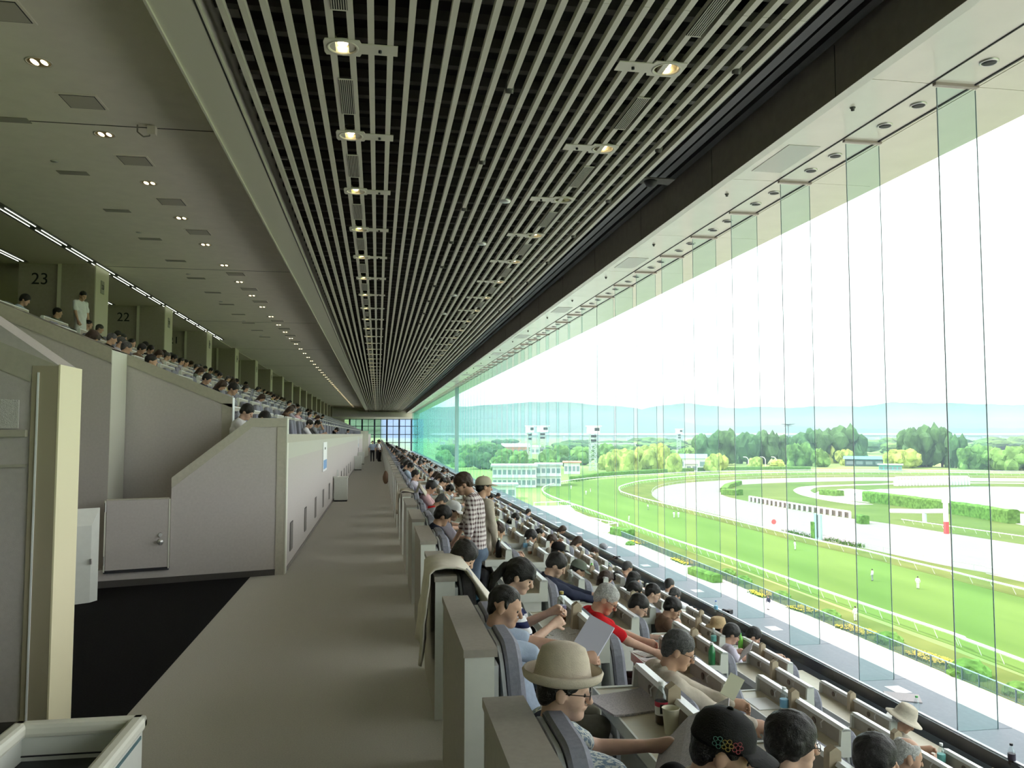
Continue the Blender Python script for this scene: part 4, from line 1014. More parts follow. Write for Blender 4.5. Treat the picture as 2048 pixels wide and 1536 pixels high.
sitter('person in white shirt reaching forward in the second row', 886, 964, 1, look=(-0.1, 0.6, 0), shirt=S_white, sleeve='long', hair='short', h=0.012, fine=False)
# ---- third to front row
sitter('man in glasses looking down over a third-row desk', 1277, 1212, 2, look=(-0.35, 0.6, 0), shirt=S_grey, hair='short', glasses=True, h=0.010, skin=SKIN2)
sitter('black-haired person low in the near foreground of the third row', 1754, 1518, 2, look=(-0.2, 0.1, 0), shirt=S_black, hair='mop', h=0.010)
sitter('person in grey-green cap seated in the third row', 1156, 1140, 2, look=(0.0, 0.5, 0), shirt=S_khaki, hat='cap', hat_m=shirt('sage', (0.13, 0.15, 0.12)), h=0.012, fine=False)
sitter('person in black cap and dark shirt in the third row', 1116, 1102, 2, look=(0, 0.3, 0), shirt=S_black, hat='cap', hat_m=S_black, h=0.012, fine=False)
sitter('dark-haired person beside the two water bottles', 1062, 1074, 2, look=(-0.1, 0.4, 0), shirt=S_grey, hair='full', h=0.012, fine=False)
sitter('round-headed black-haired person in the fourth row', 1270, 1182, 3, look=(0.1, 0.2, 0), shirt=S_navy, hair='full', h=0.012, fine=False)
sitter('man with glasses and grey shirt in the fourth row', 1306, 1186, 3, look=(-0.3, 0.35, 0), shirt=S_grey, hair='short', glasses=True, h=0.011, skin=SKIN2)
NEWS = sitter('black-haired man bent over a newspaper in the fourth row', 1345, 1216, 3, look=(-0.3, 0.55, 0), shirt=S_brown, hair='full', h=0.011)
sitter('balding grey-haired man in blue shirt near the lower right', 1813, 1512, 3, look=(-0.2, 0.25, 0), shirt=S_denim, hair='balding', hair_m=H_grey, h=0.010)
sitter('brown-haired woman in pale top in the fourth row', 1212, 1158, 3, look=(0, 0.3, 0), shirt=S_lav, hair='long', hair_m=H_brown, h=0.012, fine=False)
sitter('brown-haired person by the window in the fourth row', 1104, 1082, 3, look=(0, 0.4, 0), shirt=S_beige, hair='full', hair_m=H_brown, h=0.012, fine=False)
sitter('short-haired man drinking in the fourth row', 1080, 1068, 3, look=(-0.3, 0.0, 0), shirt=S_pink, hair='short', h=0.012, fine=False, hands=[(0.22, 0.03, 1.02), (0.45, -0.15, 0.76)])
sitter('person with black hair bowed low in the fourth row', 1030, 1036, 3, look=(0, 0.9, 0), shirt=S_black, hair='full', h=0.012, fine=False)
sitter('person in tan straw hat and lavender shirt in the fifth row', 1437, 1256, 4, look=(0.2, 0.1, 0), shirt=S_lav, hair='short', hat='straw', hat_m=mat('tan_straw', (0.42, 0.31, 0.17), 0.8, 0.15, 80), h=0.011)
sitter('black-haired person in glasses next to the straw hat', 1463, 1268, 4, look=(-0.15, 0.45, 0), shirt=S_lav, hair='full', glasses=True, h=0.011)
sitter('black-haired person in the fifth row behind the silver hair', 1236, 1156, 4, look=(-0.2, 0.4, 0), shirt=S_white, hair='short', h=0.012, fine=False)
sitter('dark-haired woman in black in the fifth row', 1268, 1158, 4, look=(0, 0.3, 0), shirt=S_black, hair='long', h=0.012, fine=False)
sitter('boyish black-haired person by the bright green bottle', 1507, 1272, 5, look=(-0.35, 0.6, 0), shirt=S_pink, hair='full', h=0.010, skin=SKIN2, hands=[(0.34, 0.06, 0.86), (0.36, -0.12, 0.84)])
sitter('grey-haired person against the window ledge', 1350, 1190, 5, look=(0, 0.4, 0), shirt=S_brown, hair='full', hair_m=H_dkgrey, h=0.012, fine=False)
sitter('man in pale trilby and grey shirt at the window ledge', 1808, 1440, 5, look=(-0.5, 0.55, 0), shirt=S_beige, hair='short', hair_m=H_grey, hat='fedora', hat_m=mat('pale_trilby', (0.52, 0.47, 0.38), 0.85, 0.08, 60), h=0.010)
sitter('brown-haired person leaning on the window ledge', 1189, 1104, 5, look=(-0.2, 0.5, 0), shirt=S_brown, hair='short', hair_m=H_brown, h=0.012, fine=False)
sitter('person with reddish hair at the ledge', 1156, 1088, 5, look=(0, 0.4, 0), shirt=S_brown, hair='short', hair_m=H_brown, h=0.012, fine=False)
sitter('dark-haired person raising a drink at the ledge', 997, 1006, 5, look=(-0.2, 0.1, 0), shirt=S_white, hair='short', h=0.012, fine=False, hands=[(0.25, 0.02, 1.0), (0.45, -0.15, 0.76)])
# ---- standing figures between the rows
PL = at_y(930, 968, 9.55)
person('man in plum and white plaid shirt standing bent over the seats', (PL[0] + 0.14, 9.55, row_floor(0)), R(168), (0.16, 0.0, PL[2] - row_floor(0)), (0.1, 0.45, 0), stand=True, shirt=P_plaid, sleeve='rolled', trousers=S_denim, hair='full', hair_m=H_brown, h=0.0095,
       hands=[(0.10, 0.27, 0.86), (0.30, -0.24, 0.92)], hand_n=[(0, -1, 0), (0, 0, -1)], group='standing people', width=1.0)
PC = at_y(962, 974, 10.6)
person('man in beige cap and cream jacket standing behind the plaid shirt', (PC[0] + 0.0, 10.6, row_floor(1)), R(30), (0.05, 0, PC[2] - row_floor(1)), (-0.3, 0.1, 0), stand=True, shirt=S_beige, sleeve='long', trousers=S_khaki, hair='short', hat='cap', hat_m=mat('beige_cap', (0.45, 0.40, 0.31), 0.85), h=0.011,
       hands=[(0.12, 0.25, 0.95), (0.12, -0.25, 0.95)], group='standing people')
for (px, py, Y, sh_, lab, yaw) in ((745, 893, 66, S_blue, 'person in light blue shirt walking in the far corridor', -95), (756, 890, 72, S_white, 'person in white standing behind a corridor cabinet', -90), (764, 892, 68, S_grey, 'person in grey standing in the far corridor', 60), (773, 890, 66, S_white, 'person in white leaning over the far partitions', -10), (781, 884, 80, S_lav, 'person in lilac standing past the far partitions', 20)):
    q = at_y(px, py, Y); person(lab, (min(q[0], 0.1), Y, 0), R(yaw), (0.03, 0, 1.55), (0, 0.1, 0), stand=True, shirt=sh_, sleeve='short', h=0.022, fine=False, hands=[(0.1, 0.25, 0.85), (0.1, -0.25, 0.85)], group='people standing in the far corridor')
# ---- upper tier
def upper(label, px, py, j, **kw):
    zf = up_floor(j); X = upx(j) + 0.2
    q = at_x(px, py, X); person(label, (upx(j) + 0.08, q[1], zf), 0.0, (0.16, 0, q[2] - zf), kw.pop('look', (-0.3, 0.5, 0)), group='people in the upper tier', h=kw.pop('h', 0.014), fine=kw.pop('fine', True), **kw)
upper('man in white shirt looking down behind the stair parapet', 489, 824, 0, shirt=S_white, hair='full', skin=SKIN2, h=0.011)
upper('black-haired person half hidden behind the parapet corner', 524, 836, 0, shirt=S_black, hair='full', look=(-0.2, 0.9, 0))
upper('man in white shirt bent forward behind the corridor parapet', 617, 848, 0, shirt=S_white, hair='full', skin=SKIN2)
upper('person with hand on head beside the bent white shirt', 633, 848, 0, shirt=S_grey, hair='full', hands=[(0.26, 0.05, 1.1), (0.4, -0.1, 0.76)])
upper('black-haired person bowed behind the corridor parapet', 672, 860, 0, shirt=S_black, hair='full', look=(0, 1.0, 0))
upper('person in lilac top drinking behind the corridor parapet', 695, 862, 0, shirt=S_lav, hair='short', look=(-0.5, 0.2, 0))
upper('person with dark hair above the vomitory wall end', 463, 778, 1, shirt=S_grey, hair='full')
PW = at_x(167, 592, -7.9)
person('man in white T-shirt standing before the pillar numbered 23', (-7.95, PW[1], up_floor(6)), R(-25), (0.05, 0, PW[2] - up_floor(6)), (-0.2, 0.4, 0), stand=True, shirt=S_white, h=0.014, hands=[(0.12, 0.24, 0.9), (0.2, -0.22, 0.95)], group='people in the upper tier')
# ---- the rest of the crowd: three seated figures, copied
SEATED = []
for v, (st, hm, hd, lk, sl_) in enumerate((('full', H_black, (0.16, 0, 1.20), (-0.2, 0.45, 0), 'short'), ('short', H_black, (0.05, 0, 1.23), (0.2, 0.1, 0), 'long'), ('long', H_brown, (0.22, 0, 1.14), (-0.1, 0.7, 0), 'short'), ('short', H_dkgrey, (0.12, 0, 1.20), (0.4, 0.3, 0), 'short'))):
    SEATED.append(person('figure', (0, -60 - v, 0), 0, hd, lk, shirt=S_white, sleeve=sl_, hair=st, hair_m=hm, h=0.02, fine=False, hands=[(0.48, 0.12, 0.77), (0.46, -0.12, 0.77)]))
used = [False] * 4
SH = [('white', S_white), ('black', S_black), ('navy', S_navy), ('grey', S_grey), ('light blue', S_blue), ('beige', S_beige), ('lilac', S_lav), ('dull green', S_green), ('pink', S_pink), ('brown', S_brown), ('khaki', S_khaki), ('yellow', S_yel)]
def crowd(x, y, z, label, group, v, c):
    if used[v]: r = copy_tree(SEATED[v])
    else: r = SEATED[v]; used[v] = True
    r.location = (x, y, z); r.rotation_euler = (0, 0, rnd.uniform(-0.25, 0.25))
    for ch in r.children:
        if ch.name.startswith('shirt'):
            ch.material_slots[0].link = 'OBJECT'; ch.material_slots[0].material = c
    props(r, label, 'person', group)
prc = random.Random(5)
for i in range(5, 44):
    y = bayY(i)
    for k in range(6):
        for s, dy in ((0, 0.36), (1, 1.04)):
            pr_ = (0.82 if k == 0 else 0.55 if k == 1 else 0.20) if i > 10 else (0.0 if i < 6 else 0.35 if k == 0 else 0.14)
            if i > 26: pr_ = (0.85, 0.6, 0.35, 0.25, 0.2, 0.15)[k]
            if prc.random() > pr_ * 0.85: continue
            cn, cm = SH[prc.randrange(len(SH))]
            if i <= 10 and k in (1, 2): continue
            crowd(xseat(k) + 0.10, seatY(i, k) + dy, row_floor(k), 'seated person in %s, %s, %s seat of bay %s' % (cn, ROWN[k], ('nearer', 'farther')[s], nth(i + 1)), 'crowd in the lower tier', prc.randrange(4), cm)
for i in range(0, 22):
    y = 14.5 + PITCHB * i
    for j in range(7):
        for s, dy in ((0, 0.36), (1, 1.04)):
            if j == 0 and i < 24: continue
            if prc.random() > (0.12 if j < 4 else 0.42): continue
            cn, cm = SH[prc.randrange(len(SH))]
            crowd(upx(j) + 0.10, y + dy, up_floor(j), 'upper-tier person in %s, row %s, %s seat of bay %s' % (cn, nth(j), ('nearer', 'farther')[s], nth(i)), 'crowd in the upper tier', prc.randrange(4), cm)
# ================================================================== THE RACECOURSE
def g(x, y, z=GROUND): return at_z(x, y, z)
def grass_mat(name, rgb, rgb2, scale, stretch=None, var=0.12): return mat(name, rgb, 0.9, var, scale, spec=0.02, stretch=stretch, rgb2=rgb2)
M_turf = grass_mat('racing_turf', (0.105, 0.185, 0.044), (0.122, 0.198, 0.05), 0.06, (1.6, 0.25, 1), 0.14)
M_lawn = grass_mat('lawn', (0.108, 0.148, 0.04), (0.134, 0.16, 0.048), 0.15)
M_infield = grass_mat('infield_grass', (0.095, 0.15, 0.042), (0.112, 0.16, 0.05), 0.05)
M_rough = grass_mat('rough_meadow', (0.17, 0.26, 0.09), (0.25, 0.34, 0.12), 0.02)
M_dirt = mat('dirt_track_sand', (0.27, 0.258, 0.24), 0.95, 0.05, 0.5, spec=0.02, stretch=(3, 0.3, 1))
M_pave = mat('white_pavement', (0.36, 0.347, 0.325), 0.85, 0.04, 0.4)
M_path = mat('infield_path', (0.55, 0.53, 0.48), 0.9, 0.05, 0.3)
M_hedge = mat('hedge_leaf', (0.10, 0.20, 0.045), 0.9, 0.45, 1.2, 1.0, 3, spec=0.05)
M_rail = mat('white_rail', (0.85, 0.85, 0.85), 0.4)
M_water = mat('pond_water', (0.16, 0.20, 0.19), 0.15, spec=0.6)
def sheet(name, pts, z, m, label=None):
    """flat ground area with a little thickness; pts are ground points (x,y)"""
    P = [(p[0], p[1]) for p in pts]
    me = bpy.data.meshes.new(name); bmv = [(x, y, z) for x, y in P] + [(x, y, z - 0.3) for x, y in P]; n = len(P)
    from mathutils.geometry import tessellate_polygon
    tri = tessellate_polygon([[Vector((x, y, 0)) for x, y in P]])
    F = []
    for a, b, c in tri:
        ax = (P[b][0]-P[a][0])*(P[c][1]-P[a][1]) - (P[b][1]-P[a][1])*(P[c][0]-P[a][0])
        F.append((a, b, c) if ax > 0 else (a, c, b))
    F += [(i, (i + 1) % n, n + (i + 1) % n, n + i) for i in range(n)]
    me.from_pydata(bmv, [], F); me.materials.append(m); me.update()
    o = link(name, me); o['kind'] = 'structure'
    return props(o, label)
def G(*pp): return [g(x, y)[:2] for x, y in pp]
def smooth_line(pts, n=4, closed=False):
    """Catmull-Rom through 2d points"""
    P = [np.array(p[:2], float) for p in pts]; out = []
    for i in range(len(P) - 1):
        p0, p1, p2, p3 = P[max(i - 1, 0)], P[i], P[i + 1], P[min(i + 2, len(P) - 1)]
        for k in range(n):
            t = k / n; out.append(0.5 * (2 * p1 + (p2 - p0) * t + (2 * p0 - 5 * p1 + 4 * p2 - p3) * t * t + (3 * p1 - p0 - 3 * p2 + p3) * t ** 3))
    out.append(P[-1]); return out
sheet('ground', [(-300, -400), (9000, -400), (9000, 12000), (-3000, 12000), (-3000, 900), (-300, 300)], GROUND - 0.05, M_rough)
OUT = G((2048,1348),(1929,1299),(1808,1256),(1662,1204),(1560,1167),(1458,1129),(1333,1086),(1244,1052),(1158,1020),(1129,1010),(1096,996),(1084,985),(1093,977),(1117,970),(1151,964),(1200,959),(1255,955),(1300,953),(1378,948.5),(1495,945.5),(1622,944),(1760,944.5),(1900,945.5),(2048,947))
INN = G((2048,1196),(1913,1161),(1808,1135),(1724,1113),(1631,1092),(1560,1074),(1458,1048),(1392,1031),(1333,1016),(1283,1003),(1246,991),(1238,984),(1244,977),(1279,967.5),(1320,962.5),(1388,956),(1495,951),(1622,948.6),(1760,948.6),(1900,949.5),(2048,951))
DOUT = G((2048,1165),(2003,1151.5),(1893,1132),(1798,1112),(1727,1097),(1655,1082),(1560,1062),(1458,1036),(1378,1017),(1327,1005),(1307,994),(1304,987),(1313,978),(1339,970.5),(1388,964.5),(1476,959.5),(1573,956.5),(1700,954.6),(1850,955),(2048,957))
DIN = G((2048,1090),(1905,1068),(1803,1051.5),(1731,1041),(1700,1037),(1605,1022),(1499,1003.5),(1452,993),(1444,986),(1452,978),(1482,970.5),(1515,968),(1573,965.5),(1700,962.6),(1785,962.4),(2048,963.6))
OUT = [(57 + (x - 57) * 0 if False else x, y) for x, y in OUT]
def ext(L, d):
    """carry the near straight on past the edge of the view"""
    a = np.array(L[0]); b = np.array(L[2]); u = (a - b) / np.linalg.norm(a - b); return [tuple(a + u * d)] + list(L)
OUT, INN, DOUT, DIN = ext(OUT, 90), ext(INN, 90), ext(DOUT, 90), ext(DIN, 90)
OUTs, INNs, DOUTs, DINs = smooth_line(OUT), smooth_line(INN), smooth_line(DOUT), smooth_line(DIN)
fenceX = 49.9
sheet('ground_turf_course', OUTs + [(700, 420), (700, -120), tuple(OUTs[0])], GROUND + 0.00, M_turf)
sheet('ground_inner_verge', INNs + [(690, 410), (690, -110), tuple(INNs[0])], GROUND + 0.03, M_lawn)
sheet('ground_dirt_course', DOUTs + [(680, 400), (680, -100), tuple(DOUTs[0])], GROUND + 0.06, M_dirt)
sheet('ground_infield', DINs + [(670, 390), (670, -90), tuple(DINs[0])], GROUND + 0.09, M_infield)
sheet('pavement', [(7, -60), (fenceX, -60), (fenceX, 168), (46, 172), (46, 232), (7, 240)], GROUND + 0.02, M_pave)
sheet('lawn_strip', [(fenceX, -60), (56.2, -60), (55.6, 160), (55.4, 222), (46, 230), (46, 172), (fenceX, 168)], GROUND + 0.03, M_lawn)
PATHL = smooth_line(G((2048,967),(1850,966),(1760,969),(1690,971),(1625,974),(1606,979),(1606,984),(1625,992),(1680,1003),(1730,1010)))
def ribbon(name, L, w, z, m):
    a = []; b = []
    for i, p in enumerate(L):
        t = _n(np.append(np.array(L[min(i + 1, len(L) - 1)]) - np.array(L[max(i - 1, 0)]), 0))[:2]; nn_ = np.array((-t[1], t[0]))
        a.append(tuple(np.array(p) + nn_ * w / 2)); b.append(tuple(np.array(p) - nn_ * w / 2))
    mb = MB(); n = len(L)
    mb.add([(x, y, z) for x, y in a] + [(x, y, z) for x, y in b], [(i, i + 1, n + i + 1, n + i)[::-1] for i in range(n - 1)])
    o = mb.obj(name, m); o['kind'] = 'structure'; return o
ribbon('path_infield', PATHL, 6, GROUND + 0.12, M_path)
sheet('path_pond', G((1640,982),(1700,978),(1760,984),(1740,996),(1760,1003),(1735,1006),(1680,1000),(1625,990)), GROUND + 0.13, M_path)
sheet('water_pond', G((1702,990),(1720,983),(1765,978),(1830,974.5),(1892,973),(1960,973.5),(2048,974.5),(2048,1024),(2000,1021),(1950,1016),(1896,1010),(1850,1004),(1804,999),(1760,997),(1725,995)), GROUND + 0.14, M_water)
sheet('lawn_pond_bank', G((1760,979),(1800,973),(1892,971),(1990,972),(1892,975),(1830,976.5)), GROUND + 0.16, M_infield)
sheet('path_gate', G((2030,1028),(2048,1029),(2048,1052),(2031,1048)), GROUND + 0.13, M_path)
# ---- rails: a tube on posts
def course_rail(name, L, hz, r, label, post=3.0, pr_=0.035, lean=0.5, m=None, i0=0, i1=None):
    L = [np.array(p) for p in L][i0:i1]; d = [0]
    for i in range(1, len(L)): d.append(d[-1] + np.linalg.norm(L[i] - L[i - 1]))
    t = empty(name, (L[0][0], L[0][1], GROUND)); o = np.array((L[0][0], L[0][1], GROUND))
    MB().path([np.append(p, GROUND + hz) - o for p in L], r, 6).obj('rail_tube', m or M_rail, t)
    ps = MB(); s = 0.0
    while s < d[-1]:
        i = max(j for j in range(len(d)) if d[j] <= s); i = min(i, len(L) - 2)
        u = (s - d[i]) / max(d[i + 1] - d[i], 1e-6); p = L[i] + (L[i + 1] - L[i]) * u
        ps.cyl((p[0] - o[0] + lean, p[1] - o[1], 0), (p[0] - o[0], p[1] - o[1], hz), pr_, n=5); s += post
    ps.obj('posts', m or M_rail, t)['kind'] = 'stuff'
    return props(t, label, 'rail')
course_rail('outer_rail', OUTs, 1.15, 0.16, 'white running rail around the outer edge of the turf course')
course_rail('inner_rail', INNs, 1.15, 0.15, 'white running rail between the turf course and the sand track', post=4.0, lean=0.6)
course_rail('dirt_outer_fence', DOUTs, 1.0, 0.05, 'thin grey rail along the near edge of the sand track', post=5, m=mat('thin_grey_rail', (0.45, 0.46, 0.45), 0.5), lean=0)
DI2 = smooth_line(G((2048,1083),(1905,1062),(1803,1047)))
course_rail('dirt_inner_rail', DI2, 1.0, 0.10, 'white rail along the far edge of the sand track near the winning post')
# slotted white crash barrier along the infield
LB = smooth_line(G((1700,1037),(1605,1022),(1499,1003.5)), 6)
t = empty('slotted_barrier', (LB[0][0], LB[0][1], GROUND)); o3 = np.array((LB[0][0], LB[0][1], 0))
MB().path([np.append(np.array(p), 1.7) - o3 for p in LB], 0.22, 6).obj('top_rail', M_rail, t)
Lp = [np.array(p) for p in LB]; tot = sum(np.linalg.norm(Lp[i + 1] - Lp[i]) for i in range(len(Lp) - 1)); cnt = 20
acc = [0]
for i in range(len(Lp) - 1): acc.append(acc[-1] + np.linalg.norm(Lp[i + 1] - Lp[i]))
for q in range(cnt + 1):
    s = tot * q / cnt; i = min(max(j for j in range(len(acc)) if acc[j] <= s + 1e-6), len(Lp) - 2); u = (s - acc[i]) / (acc[i + 1] - acc[i]); p = Lp[i] + (Lp[i + 1] - Lp[i]) * u - o3[:2]
    MB().box(-0.22, -0.22, 0, 0.22, 0.22, 1.7).obj('post', M_rail, t, (p[0], p[1], 0))
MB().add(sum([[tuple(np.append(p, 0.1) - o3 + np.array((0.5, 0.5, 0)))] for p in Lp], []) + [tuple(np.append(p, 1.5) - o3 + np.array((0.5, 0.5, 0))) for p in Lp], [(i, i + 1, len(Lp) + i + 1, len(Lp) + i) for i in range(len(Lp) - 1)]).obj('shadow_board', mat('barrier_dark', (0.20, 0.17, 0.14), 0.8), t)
props(t, 'white slotted barrier with dark openings along the infield edge', 'barrier')
# fence between pavement and lawn, panel by panel
M_fence = mat('green_grey_fence', (0.085, 0.13, 0.125), 0.5)
fp = MB()
for j in range(12): fp.box(0, 0.1 + j * 0.16, 0.12, 0.03, 0.14 + j * 0.16, 1.05)
fp.box(-0.01, 0, 0.10, 0.03, 2, 0.15)
fpm = fp.mesh('bars', M_fence); fpr = MB().box(-0.04, 0, 1.05, 0.05, 2, 1.13).mesh('top_rail', mat('fence_rail', (0.22, 0.33, 0.33), 0.4)); fpo = MB().box(-0.06, -0.06, 0, 0.06, 0.06, 1.12).mesh('post', M_fence)
fe = empty('pavement_fence', (fenceX, 0, GROUND))
for i in range(26, 84):
    link('bars', fpm, fe, (0, 2.0 * i, 0)); link('top_rail', fpr, fe, (0, 2.0 * i, 0)); link('post', fpo, fe, (0, 2.0 * i, 0))
props(fe, 'low green-grey barred fence between the pavement and the lawn strip', 'fence')
# white fences by the horse walk
for i, (a_, b_, lab) in enumerate((((1068,1014),(1140,1011), 'white horizontal fence at the end of the horse walk'), ((1068,1024),(1155,1019), 'second white fence across the horse walk'), ((1142,1037),(1236,1058), 'white post and rail fence curving by the paddock lawn'), ((1236,1058),(1165,1066), 'low white fence closing the paddock corner'))):
    A, B = g(*a_), g(*b_)
    course_rail('paddock_fence', [A[:2], (A[:2] + B[:2]) / 2, B[:2]], 1.3, 0.10, lab, post=4.0, pr_=0.09, lean=0)
sheet('path_horse_walk', G((1060,1012),(1140,1012),(1150,1022),(1230,1056),(1215,1066),(1100,1060),(1050,1035)), GROUND + 0.06, mat('walk_sand', (0.60, 0.60, 0.54), 0.9))
# ---- foliage
def blob_mesh(name, seed, clumps, m, sub=2, squash=1.0, amp=0.18):
    """lumpy crown of several noisy globes fused into one mesh, unit radius"""
    r_ = random.Random(seed); V = []; F = []; n = 0
    import bmesh
    for (cx, cy, cz, rr) in clumps:
        bm = bmesh.new(); bmesh.ops.create_icosphere(bm, subdivisions=sub, radius=1.0)
        ph = [r_.uniform(0, 6) for _ in range(6)]
        for v in bm.verts:
            p = v.co; d = 1 + amp * (math.sin(5 * p.x + ph[0]) * math.sin(5 * p.y + ph[1]) + 0.7 * math.sin(9 * p.z + ph[2] + 3 * p.x) * math.sin(8 * p.y + ph[3])) + r_.uniform(-0.10, 0.10)
            V.append((cx + p.x * d * rr, cy + p.y * d * rr, cz + p.z * d * rr * squash))
        bm.verts.index_update()
        F += [tuple(q.index + n for q in f.verts) for f in bm.faces]; n = len(V); bm.free()
    me = bpy.data.meshes.new(name); me.from_pydata(V, [], F); me.materials.append(m); me.update(); return me
def leaf_mat(name, rgb, rgb2): return mat(name, rgb, 0.95, 0.5, 1.5, 1.0, 4.0, spec=0.02, rgb2=rgb2)
L_dark = leaf_mat('leaf_dark', (0.055, 0.115, 0.045), (0.075, 0.15, 0.06)); L_mid = leaf_mat('leaf_mid', (0.10, 0.20, 0.05), (0.14, 0.26, 0.07)); L_lime = leaf_mat('leaf_lime', (0.25, 0.34, 0.07), (0.30, 0.38, 0.10))
def clumps(seed, n, wide, tall):
    r_ = random.Random(seed); c = [(0, 0, 0.55 * tall, 0.62)]
    for i in range(n):
        a = r_.uniform(0, 6.28); q = r_.uniform(0.25, 0.62) * wide; c.append((q * math.cos(a), q * math.sin(a), r_.uniform(0.12, 0.85) * tall, r_.uniform(0.27, 0.44)))
    return c
CROWNS = {k_: [blob_mesh('crown', 10 * j + s, clumps(10 * j + s, 13, w_, t_), m) for s in range(3)] for j, (k_, w_, t_, m) in enumerate((('dark', 1.0, 1.35, L_dark), ('mid', 1.1, 1.15, L_mid), ('lime', 1.2, 1.0, L_lime)))}
trunk = MB().cyl((0, 0, 0), (0, 0, 1), 0.07, 0.05, 7).mesh('trunk', mat('bark', (0.10, 0.08, 0.06), 0.9))
tree_n = [0]
def tree(px, pbase, w_px, h_px, kind, label, var=None):
    """px,pbase: foot of the tree on the ground; width and height as seen"""
    p = g(px, pbase); D = np.linalg.norm(p[:2]); s = D / FPX * 0.985
    wd, ht = w_px * s / 2, h_px * s
    t = empty('tree', (p[0], p[1], GROUND)); v = tree_n[0] % 3 if var is None else var; tree_n[0] += 1
    tk = 1.35 if kind == 'dark' else 1.15 if kind == 'mid' else 1.0
    c = link('crown', CROWNS[kind][v], t, (0, 0, -ht * 0.02), (0, 0, rnd.uniform(0, 6))); c.scale = (wd, wd, ht / (0.94 * (tk * 0.85 + 0.38)))
    k = link('trunk', trunk, t); k.scale = (wd * 1.2, wd * 1.2, ht * 0.5)
    return props(t, label, 'tree', 'trees around the course')
for i, (px, pb, w, h) in enumerate(((1410,930,62,62),(1452,930,66,70),(1495,928,60,66),(1533,928,52,66),(1567,928,44,58),(1602,926,58,62),(1640,926,60,66),(1682,926,72,72),(1717,926,46,58),(1820,934,58,72),(1852,934,60,78),(1885,934,54,76),(1912,936,40,62))):
    tree(px, pb, w, h, 'dark', 'tall dark green tree of the windbreak beyond the course, %s from its near end' % nth(i))
for i, (px, pb, w, h) in enumerate(((1590,932,46,44),(1612,932,40,46),(1640,934,38,36),(1960,938,60,44),(1992,940,56,40),(2025,942,60,44),(1935,938,44,40),(1120,928,60,40),(1165,930,60,38),(1210,926,50,40),(1095,932,44,36),(1040,936,60,36),(1330,928,60,30),(1370,928,50,32),(2060,942,60,46),(1380,920,60,26),(1300,918,70,26))):
    tree(px, pb, w, h, 'mid', 'mid green rounded tree beyond the far rail, %s of its kind' % nth(i))
for i, (px, pb, w, h) in enumerate(((1232,944,46,40),(1262,946,50,44),(1295,944,50,48),(1322,944,46,54),(1350,946,40,38),(1245,938,50,40),(1310,936,60,50),(1423,944,38,30),(1436,942,38,34),(1511,938,34,24),(1519,920,30,36),(1668,926,40,44),(1690,930,34,30),(1555,938,36,18),(1810,936,60,34),(1785,936,34,28),(1208,940,30,30),(2048,940,50,32))):
    tree(px, pb, w, h, 'lime', 'yellow-green leafy tree near the far turn, %s of its kind' % nth(i))
for i, (px, pb, w, h) in enumerate(((905,915,50,26),(935,918,50,30),(965,912,55,26),(985,920,60,32),(1010,926,50,30),(930,934,60,30),(960,938,60,34),(1000,941,50,30),(890,928,50,30),(1140,938,40,28),(1105,940,30,22),(1160,916,60,24),(1220,914,60,24),(1270,912,50,20),(1066,940,36,24))):
    tree(px, pb, w, h, 'mid' if i % 3 else 'dark', 'green tree among the buildings left of the far turn, %s of its kind' % nth(i))
# far fields of trees towards the town
bel = MB()
r2 = random.Random(3)
for i in range(70):
    px = r2.uniform(900, 2300); pb = r2.uniform(893, 909)
    p = g(px, pb); s = np.linalg.norm(p[:2]) / FPX
    t = empty('tree', (p[0], p[1], GROUND)); c = link('crown', CROWNS['mid' if i % 3 else 'dark'][i % 3], t, (0, 0, 0), (0, 0, i)); wd = r2.uniform(22, 46) * s; c.scale = (wd, wd, r2.uniform(8, 15) * s)
    props(t, 'distant hazy tree clump on the plain towards the town', 'tree', 'distant tree clumps')
# hedges
def hedge(L, w, hz, label):
    L = [np.array(p[:2]) for p in L]; t = MB(); r_ = random.Random(len(label)); n = 0; prev = None
    fine_ = []
    for i in range(len(L) - 1):
        k = max(1, int(np.linalg.norm(L[i + 1] - L[i]) / 2.0)); fine_ += [L[i] + (L[i + 1] - L[i]) * j / k for j in range(k)]
    fine_.append(L[-1]); V = []; F = []
    o = np.append(fine_[0], GROUND + 0.05)
    for i, p in enumerate(fine_):
        d = _n(np.append(fine_[min(i + 1, len(fine_) - 1)] - fine_[max(i - 1, 0)], 0))[:2]; nn_ = np.array((-d[1], d[0]))
        for a, z in ((-1, 0), (-1, 0.9), (-0.7, 1), (0, 1.03), (0.7, 1), (1, 0.9), (1, 0)):
            q = p + nn_ * a * w / 2 * (1 + r_.uniform(-0.05, 0.05)); V.append((q[0] - o[0], q[1] - o[1], hz * z * (1 + r_.uniform(-0.04, 0.04))))
    m_ = 7
    for i in range(len(fine_) - 1): F += [(i * m_ + j, i * m_ + j + 1, (i + 1) * m_ + j + 1, (i + 1) * m_ + j)[::-1] for j in range(m_ - 1)]
    F += [tuple(range(m_)), tuple(range((len(fine_) - 1) * m_, len(fine_) * m_))[::-1]]
    return props(MB().add(V, F).obj('hedge', M_hedge, None, tuple(o)), label, 'hedge')
hedge(G((1733,1003),(1800,1012),(1890,1025),(1960,1036),(2028,1048)), 3.0, 3.2, 'long clipped hedge running beside the pond')
hedge(G((1740,996),(1800,1000),(1880,1011),(1950,1019),(2010,1027)), 1.2, 1.0, 'low dark hedge edging the pond')
hedge(G((1646,990),(1680,993)), 4.0, 2.0, 'short clipped hedge beside the infield path'); hedge(G((1448,989),(1480,991)), 4.0, 2.0, 'clipped hedge at the tip of the sand track')
